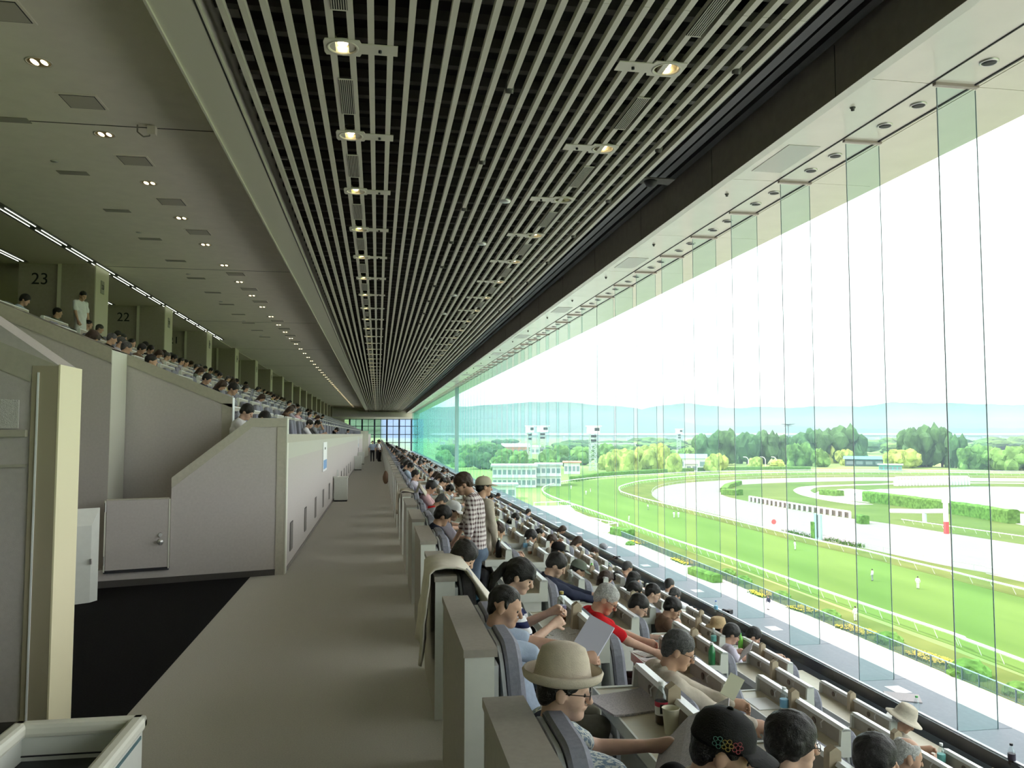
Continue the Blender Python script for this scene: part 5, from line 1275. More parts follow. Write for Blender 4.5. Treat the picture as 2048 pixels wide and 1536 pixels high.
hedge(G((1478,969),(1455,976),(1447,985)), 2.5, 1.6, 'curved low hedge at the bend of the sand track'); hedge(G((1718,1046),(1731,1049)), 2, 2.0, 'short hedge block at the barrier end')
hedge(G((1145,963),(1200,954),(1300,947.5),(1420,942.5),(1520,941),(1620,941)), 3.0, 2.2, 'long dark hedge behind the far outer rail')
hedge(G((1228,1068),(1262,1075)), 2.0, 1.5, 'clipped hedge block at the end of the pavement fence')
hedge(G((1385,1148),(1435,1166)), 1.6, 1.1, 'hedge along the pavement fence by the flower bed')
# round bushes, flower beds on the lawn strip
bush_m = blob_mesh('bush', 77, [(0, 0, 0.2, 1.0)], M_hedge, 3, 0.85, 0.05)
for i, (px, py, w) in enumerate(((1938,1352,66),(1778,1286,46),(1658,1237,40),(1562,1197,34),(1485,1166,34),(1260,1090,18),(1455,1150,30),(2040,1390,50))):
    p = g(px, py); s = np.linalg.norm(p) / FPX * w / 2; o = link('clipped_bush', bush_m, None, (p[0], p[1], GROUND + 0.05)); o.scale = (s, s, s * 0.75)
    props(o, 'clipped round bush on the lawn strip, %s from the lower right' % nth(i), 'bush', 'clipped bushes')
M_yel = mat('yellow_flowers', (0.62, 0.46, 0.05), 0.8, 0.3, 3); M_pur = mat('purple_flowers', (0.45, 0.35, 0.48), 0.8, 0.4, 1.5); M_whi = mat('white_flowers', (0.8, 0.8, 0.78), 0.8, 0.2, 2)
def flower_bed(a_, b_, w, m, label, hz=0.35):
    A, B = g(*a_)[:2], g(*b_)[:2]; r_ = random.Random(label); d = _n(np.append(B - A, 0))[:2]; nn_ = np.array((-d[1], d[0])); L_ = np.linalg.norm(B - A)
    t = empty('flower_bed', (A[0], A[1], GROUND)); mb = MB(); lf_ = MB()
    for q in range(230):
        c = d * r_.uniform(0, L_) + nn_ * r_.uniform(-w / 2, w / 2); z = r_.uniform(0.6, 1) * hz; s = r_.uniform(0.05, 0.11)
        mb.add([(c[0] - s, c[1] - s, z), (c[0] + s, c[1] - s, z), (c[0] + s, c[1] + s, z), (c[0] - s, c[1] + s, z), (c[0], c[1], z + s * 0.8)], [(0, 1, 4), (1, 2, 4), (2, 3, 4), (3, 0, 4), (3, 2, 1, 0)])
        lf_.add([(c[0] - s, c[1], 0), (c[0] + s, c[1], 0), (c[0], c[1] + s, 0), (c[0], c[1], z)], [(0, 1, 3), (1, 2, 3), (2, 0, 3)])
    mb.obj('blossoms', m, t)['kind'] = 'stuff'; lf_.obj('leaves', M_hedge, t)['kind'] = 'stuff'
    return props(t, label, 'flower bed')
for i, (a_, b_) in enumerate((((1822,1307),(1898,1332)), ((1686,1254),(1742,1272)), ((1588,1215),(1630,1228)), ((1508,1184),(1540,1196)), ((1350,1118),(1382,1131)), ((1268,1083),(1290,1090)))):
    flower_bed(a_, b_, 2.3, M_yel, 'bed of yellow flowers on the lawn strip, %s from the lower right' % nth(i))
flower_bed((1575,1064),(1632,1078), 3.0, M_pur, 'bed of lilac flowers left of the winning sign', 1.0); flower_bed((1658,1080),(1725,1096), 3.0, M_pur, 'bed of lilac flowers beyond the winning sign', 1.0)
# topiary sign, winning post, start signals
p = g(1637, 1080); t = empty('display_sign', (p[0], p[1], GROUND)); MB().box(-0.2, -1.2, 0, 0.2, 1.2, 5.2).obj('panel', mat('sign_teal', (0.30, 0.45, 0.45), 0.5), t); MB().box(-0.25, -0.3, 0.5, -0.2, 0.2, 5.0).obj('dark_strip', M_dark, t); MB().box(-0.3, 1.0, 0, 0.3, 2.4, 3.4).obj('green_column', M_hedge, t)
props(t, 'tall pale display sign between the lilac flower beds', 'sign')
p = g(1893, 1068); t = empty('winning_post', (p[0], p[1], GROUND)); MB().box(-0.35, -0.35, 0, 0.35, 0.35, 7.2).obj('post', M_rail, t); MB().box(-0.37, -0.37, 0, 0.37, 0.37, 2.6).obj('red_base', mat('post_red', (0.5, 0.08, 0.08), 0.5), t); MB().box(-0.5, -0.5, 6.6, 0.5, 0.5, 7.4).obj('head', M_rail, t)
props(t, 'white winning post with red lower part', 'post')
p1_, p2_ = g(1782, 1040), g(1893, 1050); t = empty('white_boom', (p1_[0], p1_[1], GROUND)); d_ = p2_ - p1_
MB().path([(0, 0, 2.2), (d_[0] * 0.5, d_[1] * 0.5, 2.6), (d_[0], d_[1], 3.2)], 0.55, 8).obj('boom', M_rail, t); MB().cyl((d_[0] * 0.62, d_[1] * 0.62, -0.0), (d_[0] * 0.62, d_[1] * 0.62, 2.6), 0.5, n=8).obj('leg', mat('leg_teal', (0.5, 0.65, 0.65), 0.5), t)
props(t, 'long white boom on a leg beside the winning post', 'boom')
p = g(1548, 1062); t = empty('red_disc_sign', (p[0], p[1], GROUND)); MB().cyl((0, 0, 0), (0, 0, 1.6), 0.05, n=6).obj('post', M_rail, t); MB().cyl((0, -0.05, 2.0), (0, 0.05, 2.0), 0.55, n=20).obj('disc', mat('disc_red', (0.75, 0.12, 0.12), 0.5), t)
props(t, 'red round marker disc on a post by the sand track', 'sign')
# starting gate far across the pond
A, B = g(1792, 972), g(1935, 970); t = empty('starting_gate', (A[0], A[1], GROUND)); d_ = B - A
for q in range(24):
    c = d_ * q / 23; MB().box(-0.25, -1.2, 0, 0.25, 1.2, 3.4).obj('stall_post', M_rail, t, (c[0], c[1], 0))
MB().path([(0, 0, 3.5), (d_[0], d_[1], 3.5)], 0.4, 6).obj('roof_beam', M_rail, t); MB().path([(0, 0, 2.9), (d_[0], d_[1], 2.9)], 0.3, 6).obj('yellow_beam', mat('gate_yellow', (0.7, 0.65, 0.15), 0.5), t)
props(t, 'long white starting gate beyond the pond', 'starting gate')
# towers with loudspeakers / cameras
def tower(px, pb, ptop, w_px, label):
    p = g(px, pb); s = np.linalg.norm(p[:2]) / FPX; H = (pb - ptop) * s; w = w_px * s / 2
    t = empty('camera_tower', (p[0], p[1], GROUND)); mb = MB()
    for a, b in ((-1, -1), (1, -1), (1, 1), (-1, 1)): mb.cyl((a * w, b * w, 0), (a * w, b * w, H * 0.85), 0.17, n=5)
    n_ = 9
    for i in range(n_):
        z0, z1 = H * 0.85 * i / n_, H * 0.85 * (i + 1) / n_
        for (a, b), (c_, d2) in ((((-1, -1)), (1, -1)), ((1, -1), (1, 1)), ((1, 1), (-1, 1)), ((-1, 1), (-1, -1))):
            mb.cyl((a * w, b * w, z0), (c_ * w, d2 * w, z1), 0.10, n=4); mb.cyl((a * w, b * w, z1), (c_ * w, d2 * w, z1), 0.10, n=4)
    mb.obj('lattice', mat('tower_white', (0.45, 0.50, 0.50), 0.5), t)
    MB().box(-w * 1.6, -w * 1.6, H * 0.84, w * 2.0, w * 1.6, H).obj('cabin', M_rail, t); MB().box(-w * 2.0, -w * 1.9, H, w * 2.6, w * 1.9, H * 1.02).obj('roof', M_rail, t)
    MB().box(w * 0.2, -w * 1.7, H * 0.90, w * 1.8, -w * 1.55, H * 0.97).obj('window', M_dark, t)
    for z in (0.66, 0.76): MB().box(-w * 0.8, -w * 1.5, H * z, w * 0.8, -w * 0.6, H * (z + 0.05)).obj('loudspeaker', M_dark, t)
    return props(t, label, 'tower')
tower(1059, 932, 853, 8, 'left lattice camera tower of the pair behind the white building'); tower(1084, 926, 853, 11, 'right lattice camera tower of the pair behind the white building'); tower(1186, 942, 854, 12, 'single white lattice camera tower by the far turn'); tower(1358, 912, 860, 6, 'small distant lattice tower near the dark windbreak')
p = g(1578, 928); s_ = np.linalg.norm(p[:2]) / FPX; t = empty('floodlight_mast', (p[0], p[1], GROUND)); MB().cyl((0, 0, 0), (0, 0, 76 * s_), 0.5, 0.3, 8).obj('mast', mat('mast_grey', (0.25, 0.27, 0.33), 0.5), t)
for z, r_ in ((75, 13), (71, 8)): MB().lathe([(r_ * s_ * 0.92, z * s_), (r_ * s_, z * s_), (r_ * s_, (z + 1) * s_), (r_ * s_ * 0.92, (z + 1) * s_)], 16).obj('lamp_ring', mat('ring_grey', (0.35, 0.37, 0.40), 0.5), t)
for a in range(8): MB().cyl((0, 0, 73 * s_), (13 * s_ * math.cos(a * 0.785), 13 * s_ * math.sin(a * 0.785), 75.5 * s_), 0.15, n=4).obj('spoke', mat('ring_grey', (0, 0, 0)), t)
props(t, 'tall floodlight mast with a ring of lamps before the windbreak', 'mast')
for i, px in enumerate((1497, 1531, 1553)):
    p = g(px, 938); s_ = np.linalg.norm(p[:2]) / FPX; t = empty('street_lamp', (p[0], p[1], GROUND)); MB().path([(0, 0, 0), (0, 0, 18 * s_), (-3 * s_, 0, 22 * s_), (-7 * s_, 0, 23 * s_)], 0.22, 6).obj('pole', M_rail, t); MB().box(-10 * s_, -0.3, 22.5 * s_, -7 * s_, 0.3, 23.5 * s_).obj('lamp_head', M_rail, t)
    props(t, 'white curved street lamp behind the far hedge, %s from the left' % nth(i), 'street lamp', 'street lamps beyond the course')
# buildings
M_bw = mat('building_white', (0.66, 0.68, 0.67), 0.7, 0.06, 0.1); M_bg = mat('building_grey', (0.40, 0.42, 0.43), 0.7); M_win = mat('building_window', (0.20, 0.26, 0.29), 0.2, spec=0.6)
M_roof = mat('grey_roof', (0.38, 0.36, 0.35), 0.8); M_red = mat('brick_red', (0.50, 0.24, 0.17), 0.8)
def building(px0, px1, pb, ptop, depth, label, floors=2, nwin=8, wall=None, roof='flat', turn=None, roof_m=None):
    A, B = g(px0, pb), g(px1, pb); B = B * np.linalg.norm(A[:2]) / np.linalg.norm(B[:2]); B[2] = GROUND
    s = np.linalg.norm(A[:2]) / FPX; H = (pb - ptop) * s; u = (B - A)[:2]; W_ = np.linalg.norm(u); ang = math.atan2(u[1], u[0])
    t = empty('building', (A[0], A[1], GROUND)); t.rotation_euler = (0, 0, ang)
    hw = H if roof == 'flat' else H * 0.72
    MB().box(0, 0, 0, W_, depth, hw).obj('walls', wall or M_bw, t)
    if roof == 'flat': MB().box(-0.8, -1.2, hw, W_ + 0.8, depth + 0.8, hw + 0.6).obj('roof', roof_m or M_bg, t)
    else: MB().prism([(-1, -1, hw), (-1, depth + 1, hw), (-1, depth / 2, H)], (0, 0, 0), (W_ + 2, 0, 0)).obj('roof', roof_m or M_roof, t)
    wm = MB().box(-0.5, -0.06, 0, 0.5, 0.02, 1).mesh('window', M_win)
    for f_ in range(floors):
        for q in range(nwin):
            o = link('window', wm, t, (W_ * (q + 0.5) / nwin, 0, hw * (f_ + 0.25) / floors)); o.scale = (W_ / nwin * 0.7, 1, hw / floors * 0.45)
        if f_: MB().box(-0.2, -1.0, hw * f_ / floors - 0.2, W_ + 0.2, 0, hw * f_ / floors).obj('slab', M_bw, t)
    return props(t, label, 'building')
building(985, 1072, 975, 934, 18, 'long two-storey white building with grey flat roof behind the horse walk', 2, 9)
building(1072, 1122, 972, 931, 14, 'white end wing of the two-storey building with dark windows', 2, 5)
building(960, 1032, 998, 972, 8, 'low white annex with a dark doorway by the ledge', 1, 4)
building(1004, 1058, 912, 887, 30, 'grey-roofed hall with reddish walls among the trees', 1, 5, M_red, 'gable'); building(1060, 1080, 908, 890, 20, 'small grey-gabled hall between the towers', 1, 2, M_bw, 'gable')
building(1128, 1160, 948, 926, 14, 'low building with a red-brown band behind the white wing', 1, 4, M_bw, 'flat', roof_m=M_red)
building(1182, 1272, 906, 888, 40, 'long white warehouse behind the camera tower', 2, 14); building(1355, 1412, 938, 909, 14, 'small house with blue-grey roof before the windbreak', 1, 4, M_bw, 'gable', roof_m=mat('blue_roof', (0.22, 0.33, 0.40), 0.6))
building(1575, 1622, 930, 916, 10, 'white glass-fronted low pavilion before the windbreak', 1, 8); building(1690, 1788, 932, 914, 14, 'open shelter with a long teal roof between the tree groups', 1, 5, mat('shelter_dark', (0.06, 0.10, 0.11), 0.7), 'gable', roof_m=mat('teal_roof', (0.10, 0.34, 0.36), 0.5))
building(1372, 1395, 944, 922, 8, 'cream house among the lime trees', 1, 2, M_bw, 'gable', roof_m=M_roof); building(1758, 1804, 941, 931, 6, 'teal and white tote booth by the far rail', 1, 5, mat('booth_teal', (0.12, 0.42, 0.42), 0.5))
# the town on the plain
r3 = random.Random(11)
bmesh_ = [MB().box(-0.5, -0.5, 0, 0.5, 0.5, 1).mesh('town_house', m) for m in (mat('town_white', (0.75, 0.75, 0.74), 0.8), mat('town_grey', (0.5, 0.52, 0.55), 0.8), mat('town_tan', (0.6, 0.55, 0.5), 0.8))]
wstrip = MB()
for f_ in range(4): wstrip.box(-0.46, -0.505, 0.12 + 0.22 * f_, 0.46, -0.5, 0.22 + 0.22 * f_)
wsm = wstrip.mesh('window_rows', M_win)
for i in range(110):
    px = r3.uniform(850, 2150); pb = r3.uniform(876, 893)
    if r3.random() < 0.35: px = r3.choice((1310, 1480, 1800, 2000)) + r3.uniform(-60, 60); pb = r3.uniform(878, 884)
    p = g(px, pb); s = np.linalg.norm(p[:2]) / FPX; hh = r3.uniform(2, 8) * s * (1.6 if r3.random() < 0.15 else 1)
    t = empty('town_building', (p[0], p[1], GROUND)); t.rotation_euler = (0, 0, -math.atan2(px - 756, FPX))
    o = link('walls', bmesh_[i % 3], t); o.scale = (r3.uniform(3, 14) * s, r3.uniform(4, 8) * s, hh); q = link('window_rows', wsm, t); q.scale = o.scale
    props(t, 'small pale block of the distant town on the plain', 'building', 'distant town blocks')
A, B = g(860, 881), g(2200, 881); t = empty('viaduct', (A[0], A[1], GROUND)); d_ = (B - A); MB().path([(0, 0, 18), (d_[0], d_[1], 18)], 6, 4).obj('deck', mat('viaduct_grey', (0.35, 0.40, 0.45), 0.8), t)
for q in range(40): MB().box(-4, -4, 0, 4, 4, 14).obj('pier', mat('viaduct_grey', (0, 0, 0)), t, (d_[0] * q / 40, d_[1] * q / 40, 0))
props(t, 'long low viaduct crossing the plain below the hills', 'viaduct')
# hills
M_hill = mat('wooded_hill', (0.07, 0.12, 0.055), 1.0, 0.3, 0.004, spec=0.0)
def ridge(name, D, prof, depth):
    """prof: (px, py of the crest); a real ridge at distance D with slopes front and back"""
    V = []; F = []; n = len(prof); m_ = 7; r_ = random.Random(name)
    for (px, py) in prof:
        d = _ray(px, py); h_ = np.linalg.norm(d[:2]); c = _O + d * (D / h_)
        u = d[:2] / h_
        for j, (q, zz) in enumerate(((-1, 0), (-0.65, 0.28), (-0.35, 0.55), (-0.12, 0.86), (0, 1), (0.4, 0.6), (1, 0))):
            k = 1 + r_.uniform(-0.12, 0.12) if 0 < zz < 1 else 1
            V.append((c[0] + u[0] * q * depth, c[1] + u[1] * q * depth, GROUND - 30 + (c[2] - GROUND + 30) * zz * k))
    for i in range(n - 1): F += [(i * m_ + j, (i + 1) * m_ + j, (i + 1) * m_ + j + 1, i * m_ + j + 1) for j in range(m_ - 1)]
    o = MB().add(V, F).obj(name, M_hill, smooth=True); o['kind'] = 'structure'; return o
def prof(ctrl, step=14):
    xs = np.arange(ctrl[0][0], ctrl[-1][0] + 1, step); ys = np.interp(xs, [c[0] for c in ctrl], [c[1] for c in ctrl]); r_ = np.random.RandomState(4); return [(x, y + r_.uniform(-1.0, 1.0)) for x, y in zip(xs, ys)]
ridge('hill_far', 9000, prof(((500,830),(700,822),(860,815),(950,812),(1010,808),(1060,804),(1140,804),(1180,809),(1235,812),(1285,818),(1310,812),(1350,808),(1380,806),(1420,811),(1470,817),(1510,813),(1540,814),(1580,816),(1625,813),(1690,812),(1720,813),(1790,804),(1850,807),(1900,806),(1960,808),(2048,810),(2200,806),(2500,815),(2800,820))), 2500)
ridge('hill_near', 5600, prof(((500,852),(700,838),(820,832),(900,826),(960,822),(1030,822),(1070,830),(1120,836),(1170,830),(1220,824),(1290,827),(1340,838),(1400,850),(1480,853),(1560,850),(1650,856),(1800,858),(2000,856),(2300,858))), 1500)
# summer haze over the plain
hz = MB().box(14, -700, GROUND - 40, 12500, 12500, 135).obj('haze', None); hz['kind'] = 'stuff'; props(hz, 'pale summer haze over the racecourse and the plain', 'haze')
hm_ = bpy.data.materials.new('haze'); hm_.use_nodes = True; nt_ = hm_.node_tree; nt_.nodes.clear()
vo_ = nt_.nodes.new('ShaderNodeVolumeScatter'); vo_.inputs['Color'].default_value = (0.62, 0.82, 1.0, 1); vo_.inputs['Density'].default_value = 1.9e-4; vo_.inputs['Anisotropy'].default_value = 0.2
ot_ = nt_.nodes.new('ShaderNodeOutputMaterial'); va_ = nt_.nodes.new('ShaderNodeVolumeAbsorption'); va_.inputs['Color'].default_value = (0.18, 0.24, 0.30, 1); va_.inputs['Density'].default_value = 1.15e-4; ad_ = nt_.nodes.new('ShaderNodeAddShader'); nt_.links.new(vo_.outputs[0], ad_.inputs[0]); nt_.links.new(va_.outputs[0], ad_.inputs[1]); nt_.links.new(ad_.outputs[0], ot_.inputs['Volume']); hz.data.materials.append(hm_)
# ---- people out on the course
CO = person('figure', (0, -70, 0), 0, (0.03, 0, 1.56), (0, 0.1, 0), stand=True, shirt=S_white, sleeve='long', trousers=S_white, h=0.03, fine=False, hands=[(0.1, 0.25, 0.85), (0.1, -0.25, 0.85)])
first = True
for (px, py, c, tr, lab, rz) in ((1711,1243,S_white,S_white,'steward in white with cap standing by the outer rail',90),(1836,1178,S_white,S_white,'steward in white standing on the turf beyond the near rail',40),(1745,1162,S_white,S_grey,'steward in white crouching in the middle of the turf',120),(1590,1100,S_white,S_white,'figure in white beside the inner rail',0),(1537,1220,S_navy,S_white,'walker in navy top and white trousers on the pavement',200),(1348,1036,S_white,S_white,'left of two stewards in white near the inner rail',30),(1357,1036,S_white,S_white,'right of two stewards in white near the inner rail',80),(1258,1044,S_white,S_white,'steward in white alone on the near turf',150),(1296,1020,S_white,S_khaki,'figure in white by the inner rail bend',10),(1196,974,S_white,S_white,'figure in white on the far turn of the turf',0),(1142,979,S_white,S_white,'small figure in white at the tip of the turn',60),(1376,952,S_white,S_white,'small figure in white by the far outer rail',0),(1315,957,S_white,S_grey,'distant figure at the far rail',0),(1172,990,S_white,S_white,'figure in white in the middle of the turn',90),(1181,985,S_pink,S_white,'figure in pink in the middle of the turn',0)):
    p = g(px, py); r = CO if first else copy_tree(CO); first = False
    r.location = (p[0], p[1], GROUND + 0.04); r.rotation_euler = (0, 0, R(rz))
    for ch in r.children:
        if ch.name.startswith(('shirt', 'trousers')):
            ch.material_slots[0].link = 'OBJECT'; ch.material_slots[0].material = c if ch.name.startswith('shirt') else tr
    props(r, lab, 'person', 'people on the course')
# ================================================================== THINGS ON DESKS AND LEDGE
def desk_z(k): return row_floor(k) + DZ
def on_desk(p, k, mx=0.05):
    """keep a thing on the nearest desk of its row"""
    i = round((p[1] - (Y0B + OFFD + HL)) / PITCHB); yc = Y0B + OFFD + HL + PITCHB * i
    return np.array((min(max(p[0], DX0 + ROWP * k + mx), DX1 + ROWP * k - 0.08 - mx), min(max(p[1], yc - HL + 0.07), yc + HL - 0.07), p[2]))
M_pet = glass('pet_plastic', (0.90, 0.93, 0.93), 0.08, 0.1)
def bottle(px, py, k, label, liquid=None, liq_h=0.12, cap_m=None, lab_m=None, body=None, H=0.215, r=0.036, z=None, two=None):
    onled = z is not None
    z = desk_z(k) if z is None else z
    p = at_z(px, py, z)
    if not onled: p = on_desk(p, k)
    t = empty('bottle', (p[0], p[1], z))
    prof_ = [(r * 0.85, 0), (r, 0.008), (r, H * 0.55), (r * 0.96, H * 0.62), (r * 0.75, H * 0.74), (r * 0.42, H * 0.86), (r * 0.40, H * 0.92)]
    MB().lathe(prof_, 18).obj('body', body or M_pet, t, smooth=True)
    if liquid: MB().lathe([(r * 0.8, 0.004), (r * 0.94, 0.01), (r * 0.94, min(liq_h, H * 0.55)), (0, min(liq_h, H * 0.55))], 14).obj('drink', liquid, t, smooth=False)
    MB().lathe([(r * 0.46, H * 0.915), (r * 0.46, H), (r * 0.40, H * 1.01), (0, H * 1.01)], 12).obj('cap', cap_m or M_white2, t)
    if lab_m:
        o = MB().lathe([(r * 1.02, H * 0.24), (r * 1.03, H * 0.25), (r * 1.03, H * 0.54), (r * 1.02, H * 0.55)], 18).obj('label', lab_m, t)
        if two: MB().lathe([(r * 1.04, H * 0.44), (r * 1.04, H * 0.55)], 18).obj('label_top', two, t)
    return props(t, label, 'bottle', 'drink bottles')
Q_tea = mat('dark_tea', (0.05, 0.02, 0.01), 0.3); Q_amb = mat('amber_tea', (0.20, 0.06, 0.015), 0.3); Q_grn = mat('green_bottle', (0.03, 0.22, 0.08), 0.2, spec=0.6); Q_lime = mat('lime_bottle', (0.16, 0.50, 0.06), 0.2, spec=0.6)
C_wht = mat('cap_white', (0.8, 0.82, 0.8), 0.4); C_yel = mat('cap_gold', (0.45, 0.36, 0.10), 0.4); C_grn = mat('cap_green', (0.10, 0.45, 0.12), 0.4); C_blk = mat('cap_black', (0.02, 0.02, 0.03), 0.4)
Lb_w = mat('label_white', (0.75, 0.74, 0.70), 0.5); Lb_r = mat('label_red', (0.55, 0.05, 0.08), 0.5); Lb_p = mat('label_purple', (0.30, 0.27, 0.42), 0.5); Lb_b = mat('label_blue', (0.20, 0.45, 0.65), 0.5); Lb_t = mat('label_teal', (0.15, 0.45, 0.42), 0.5)
b_ = bottle(1340, 1447, 0, 'tea bottle with white cap and red and white label beside the paper cup', Q_tea, 0.115, C_wht, Lb_w, two=Lb_r, H=0.225)
MB().box(0.028, -0.012, 0, 0.0375, 0.012, 0.05).obj('dark_print', M_dark, b_, (-0.0, 0, 0.065), (0, 0, R(-105)))
bottle(1133, 1243, 0, 'tea bottle with gold cap and lilac label on the ponytail woman\'s desk', Q_amb, 0.10, C_yel, Lb_p, H=0.25, r=0.038)
bottle(1437, 1338, 2, 'green soda bottle with white cap on a third-row desk', None, 0, C_wht, None, Q_grn, H=0.22); bottle(1486, 1298, 3, 'clear bottle with white cap and teal label beside the green soda', None, 0, C_wht, Lb_t)
bottle(1523, 1294, 4, 'bright green bottle in front of the boyish black hair', None, 0, C_grn, None, Q_lime); bottle(1612, 1424, 2, 'clear water bottle with blue label on an empty desk', None, 0, C_wht, Lb_b)
bottle(1834, 1428, 5, 'clear bottle with green cap standing on the window ledge', None, 0, C_grn, None, z=LEDGE + 0.016); bottle(1886, 1514, 4, 'clear bottle with teal label near the lower right', Q_tea, 0.05, C_wht, Lb_t)
bottle(2024, 1530, 5, 'dark bottle with black cap in the lower right corner of the ledge', Q_tea, 0.1, C_blk, mat('label_dark', (0.05, 0.04, 0.06), 0.5), z=LEDGE + 0.016); bottle(1432, 1224, 5, 'blue-labelled bottle on the ledge beside a black camera', None, 0, mat('cap_blue', (0.05, 0.12, 0.5), 0.4), Lb_b, z=LEDGE + 0.016)
bottle(1061, 1094, 1, 'left of two water bottles on a second-row desk', None, 0, C_wht, Lb_b); bottle(1072, 1108, 1, 'right of two bottles, with brown tea, on a second-row desk', Q_amb, 0.1, C_wht, Lb_w)
for i, (x, y, k, m, c_, l_) in enumerate(((1178, 1146, 3, Q_lime, C_wht, 'lime green bottle on a fourth-row desk'), (1134, 1096, 3, Q_grn, C_wht, 'small green bottle on a far fourth-row desk'), (1156, 1152, 2, None, C_wht, 'clear bottle in front of the sage cap'), (1214, 1142, 4, None, C_grn, 'clear bottle with green cap on a fifth-row desk'), (1374, 1242, 3, None, C_grn, 'clear bottle with green cap behind the newspaper reader'), (1183, 1172, 1, None, C_wht, 'clear bottle beside the phone user'), (1003, 1106, 0, None, C_wht, 'tall clear bottle beside the black flask'), (860, 950, 0, Q_lime, C_grn, 'small green bottle in the far top row'), (1024, 1052, 1, Q_lime, C_wht, 'green bottle on a far second-row desk'))):
    bottle(x, y, k, l_, None, 0, c_, None, m)
bottle(1016, 1114, 0, 'black vacuum flask on a top-row desk', None, 0, M_steel, None, mat('flask_black', (0.02, 0.02, 0.022), 0.3), H=0.24, r=0.04)
def cup(px, py, k, label, m, H=0.12, r=0.045, drink=None):
    p = on_desk(at_z(px, py, desk_z(k)), k); t = empty('cup', tuple(p))
    MB().lathe([(r * 0.70, 0), (r * 0.72, 0.004), (r * 0.98, H - 0.004), (r * 1.04, H), (r * 1.0, H + 0.003), (r * 0.94, H - 0.004), (r * 0.68, 0.008), (0, 0.008)], 24).obj('wall', m, t, smooth=True)
    if drink: MB().lathe([(r * 0.7, 0.01), (r * 0.85, H * 0.6), (0, H * 0.6)], 16).obj('drink', drink, t)
    return props(t, label, 'cup')
M_cup = mat('paper_cup', (0.62, 0.60, 0.46), 0.6)
cup(1354, 1466, 0, 'beige paper cup on the nearest desk', M_cup, 0.13, 0.046); cup(1233, 1234, 1, 'white paper cup in front of the silver-haired man', M_white2); cup(1312, 1232, 2, 'clear plastic cup with straw on a third-row desk', M_pet, 0.14, 0.045, Q_amb)
M_news = pattern('newsprint', 'print', (0.52, 0.49, 0.50), (0.36, 0.34, 0.36), 90.0); M_sheet = mat('white_sheet', (0.82, 0.84, 0.86), 0.6); M_print = pattern('printed_sheet', 'print', (0.70, 0.70, 0.68), (0.38, 0.38, 0.38), 120.0)
def sheet_at(name, px, py, k, w, d, rz, label, m, z=None, thick=0.004, curl=0.0):
    onled = z is not None
    z = desk_z(k) + 0.001 if z is None else z
    p = at_z(px, py, z)
    if not onled: p = on_desk(p, k, 0.12)
    n = 6; V = []; F = []
    for s in (0, 1):
        for i in range(n + 1):
            for j in (0, 1):
                u = i / n - 0.5; V.append((u * w, (j - 0.5) * d, thick * s + curl * (u * 2) ** 4))
    q = 2 * (n + 1)
    for i in range(n):
        a = 2 * i; F += [(a, a + 1, a + 3, a + 2), (q + a, q + a + 2, q + a + 3, q + a + 1), (a, a + 2, q + a + 2, q + a), (a + 1, q + a + 1, q + a + 3, a + 3)]
    F += [(0, q, q + 1, 1), (q - 2, q - 1, 2 * q - 1, 2 * q - 2)]
    return props(MB().add(V, F).obj(name, m, None, tuple(p), (0, 0, rz)), label, 'newspaper' if 'news' in name else 'paper')
sheet_at('newspaper', 1252, 1408, 0, 0.42, 0.36, 0.25, 'folded newspaper lying on the nearest desk', M_news, thick=0.012, curl=0.01)
sheet_at('paper_sheet', 1168, 1284, 0, 0.30, 0.42, 0.1, 'printed sheets on the desk of the ponytail woman', M_print, thick=0.006); sheet_at('paper_sheet', 1180, 1262, 0, 0.28, 0.2, 0.5, 'second stack of printed sheets behind the booklet', M_print)
sheet_at('paper_sheet', 1430, 1318, 1, 0.21, 0.30, 0.2, 'white sheet beside the green soda bottle', M_sheet); sheet_at('paper_sheet', 1588, 1404, 2, 0.21, 0.30, 0.0, 'white sheet on the empty third-row desk', M_sheet); sheet_at('paper_sheet', 1582, 1368, 3, 0.21, 0.30, 0.0, 'white sheet on the empty fourth-row desk', M_sheet)
sheet_at('paper_sheet', 1300, 1296, 1, 0.21, 0.26, 0.3, 'papers under the red-shirted man\'s hands', M_print); sheet_at('newspaper', 1370, 1372, 1, 0.35, 0.30, 0.2, 'newspaper under the beige man\'s arm', M_news, thick=0.01)
sheet_at('paper_sheet', 1730, 1472, 4, 0.24, 0.30, 0.0, 'white sheet beside the trilby', M_sheet); sheet_at('newspaper', 1700, 1440, 5, 0.36, 0.30, 0.2, 'pale paper on the desk by the ledge near the trilby', M_print)
sheet_at('paper_sheet', 1150, 1080, 3, 0.21, 0.30, 0, 'white sheet on a far fourth-row desk', M_sheet); sheet_at('paper_sheet', 1062, 1068, 1, 0.25, 0.35, 0, 'white sheet and red pen case on a far second-row desk', M_sheet)
sheet_at('newspaper', 1805, 1395, 5, 0.42, 0.34, -0.5, 'folded newspaper lying on the window ledge', M_news, LEDGE + 0.018, 0.012)
i = 0
for q in range(0, 20):
    y = 10.05 + 3.45 * q
    o = MB().box(-0.105, -0.15, 0, 0.105, 0.15, 0.003).obj('ledge_notice', M_sheet, None, (6.88, y, LEDGE + 0.017)); props(o, 'white notice sheet lying on the window ledge, %s from the camera' % nth(q), 'notice', 'notices on the ledge')
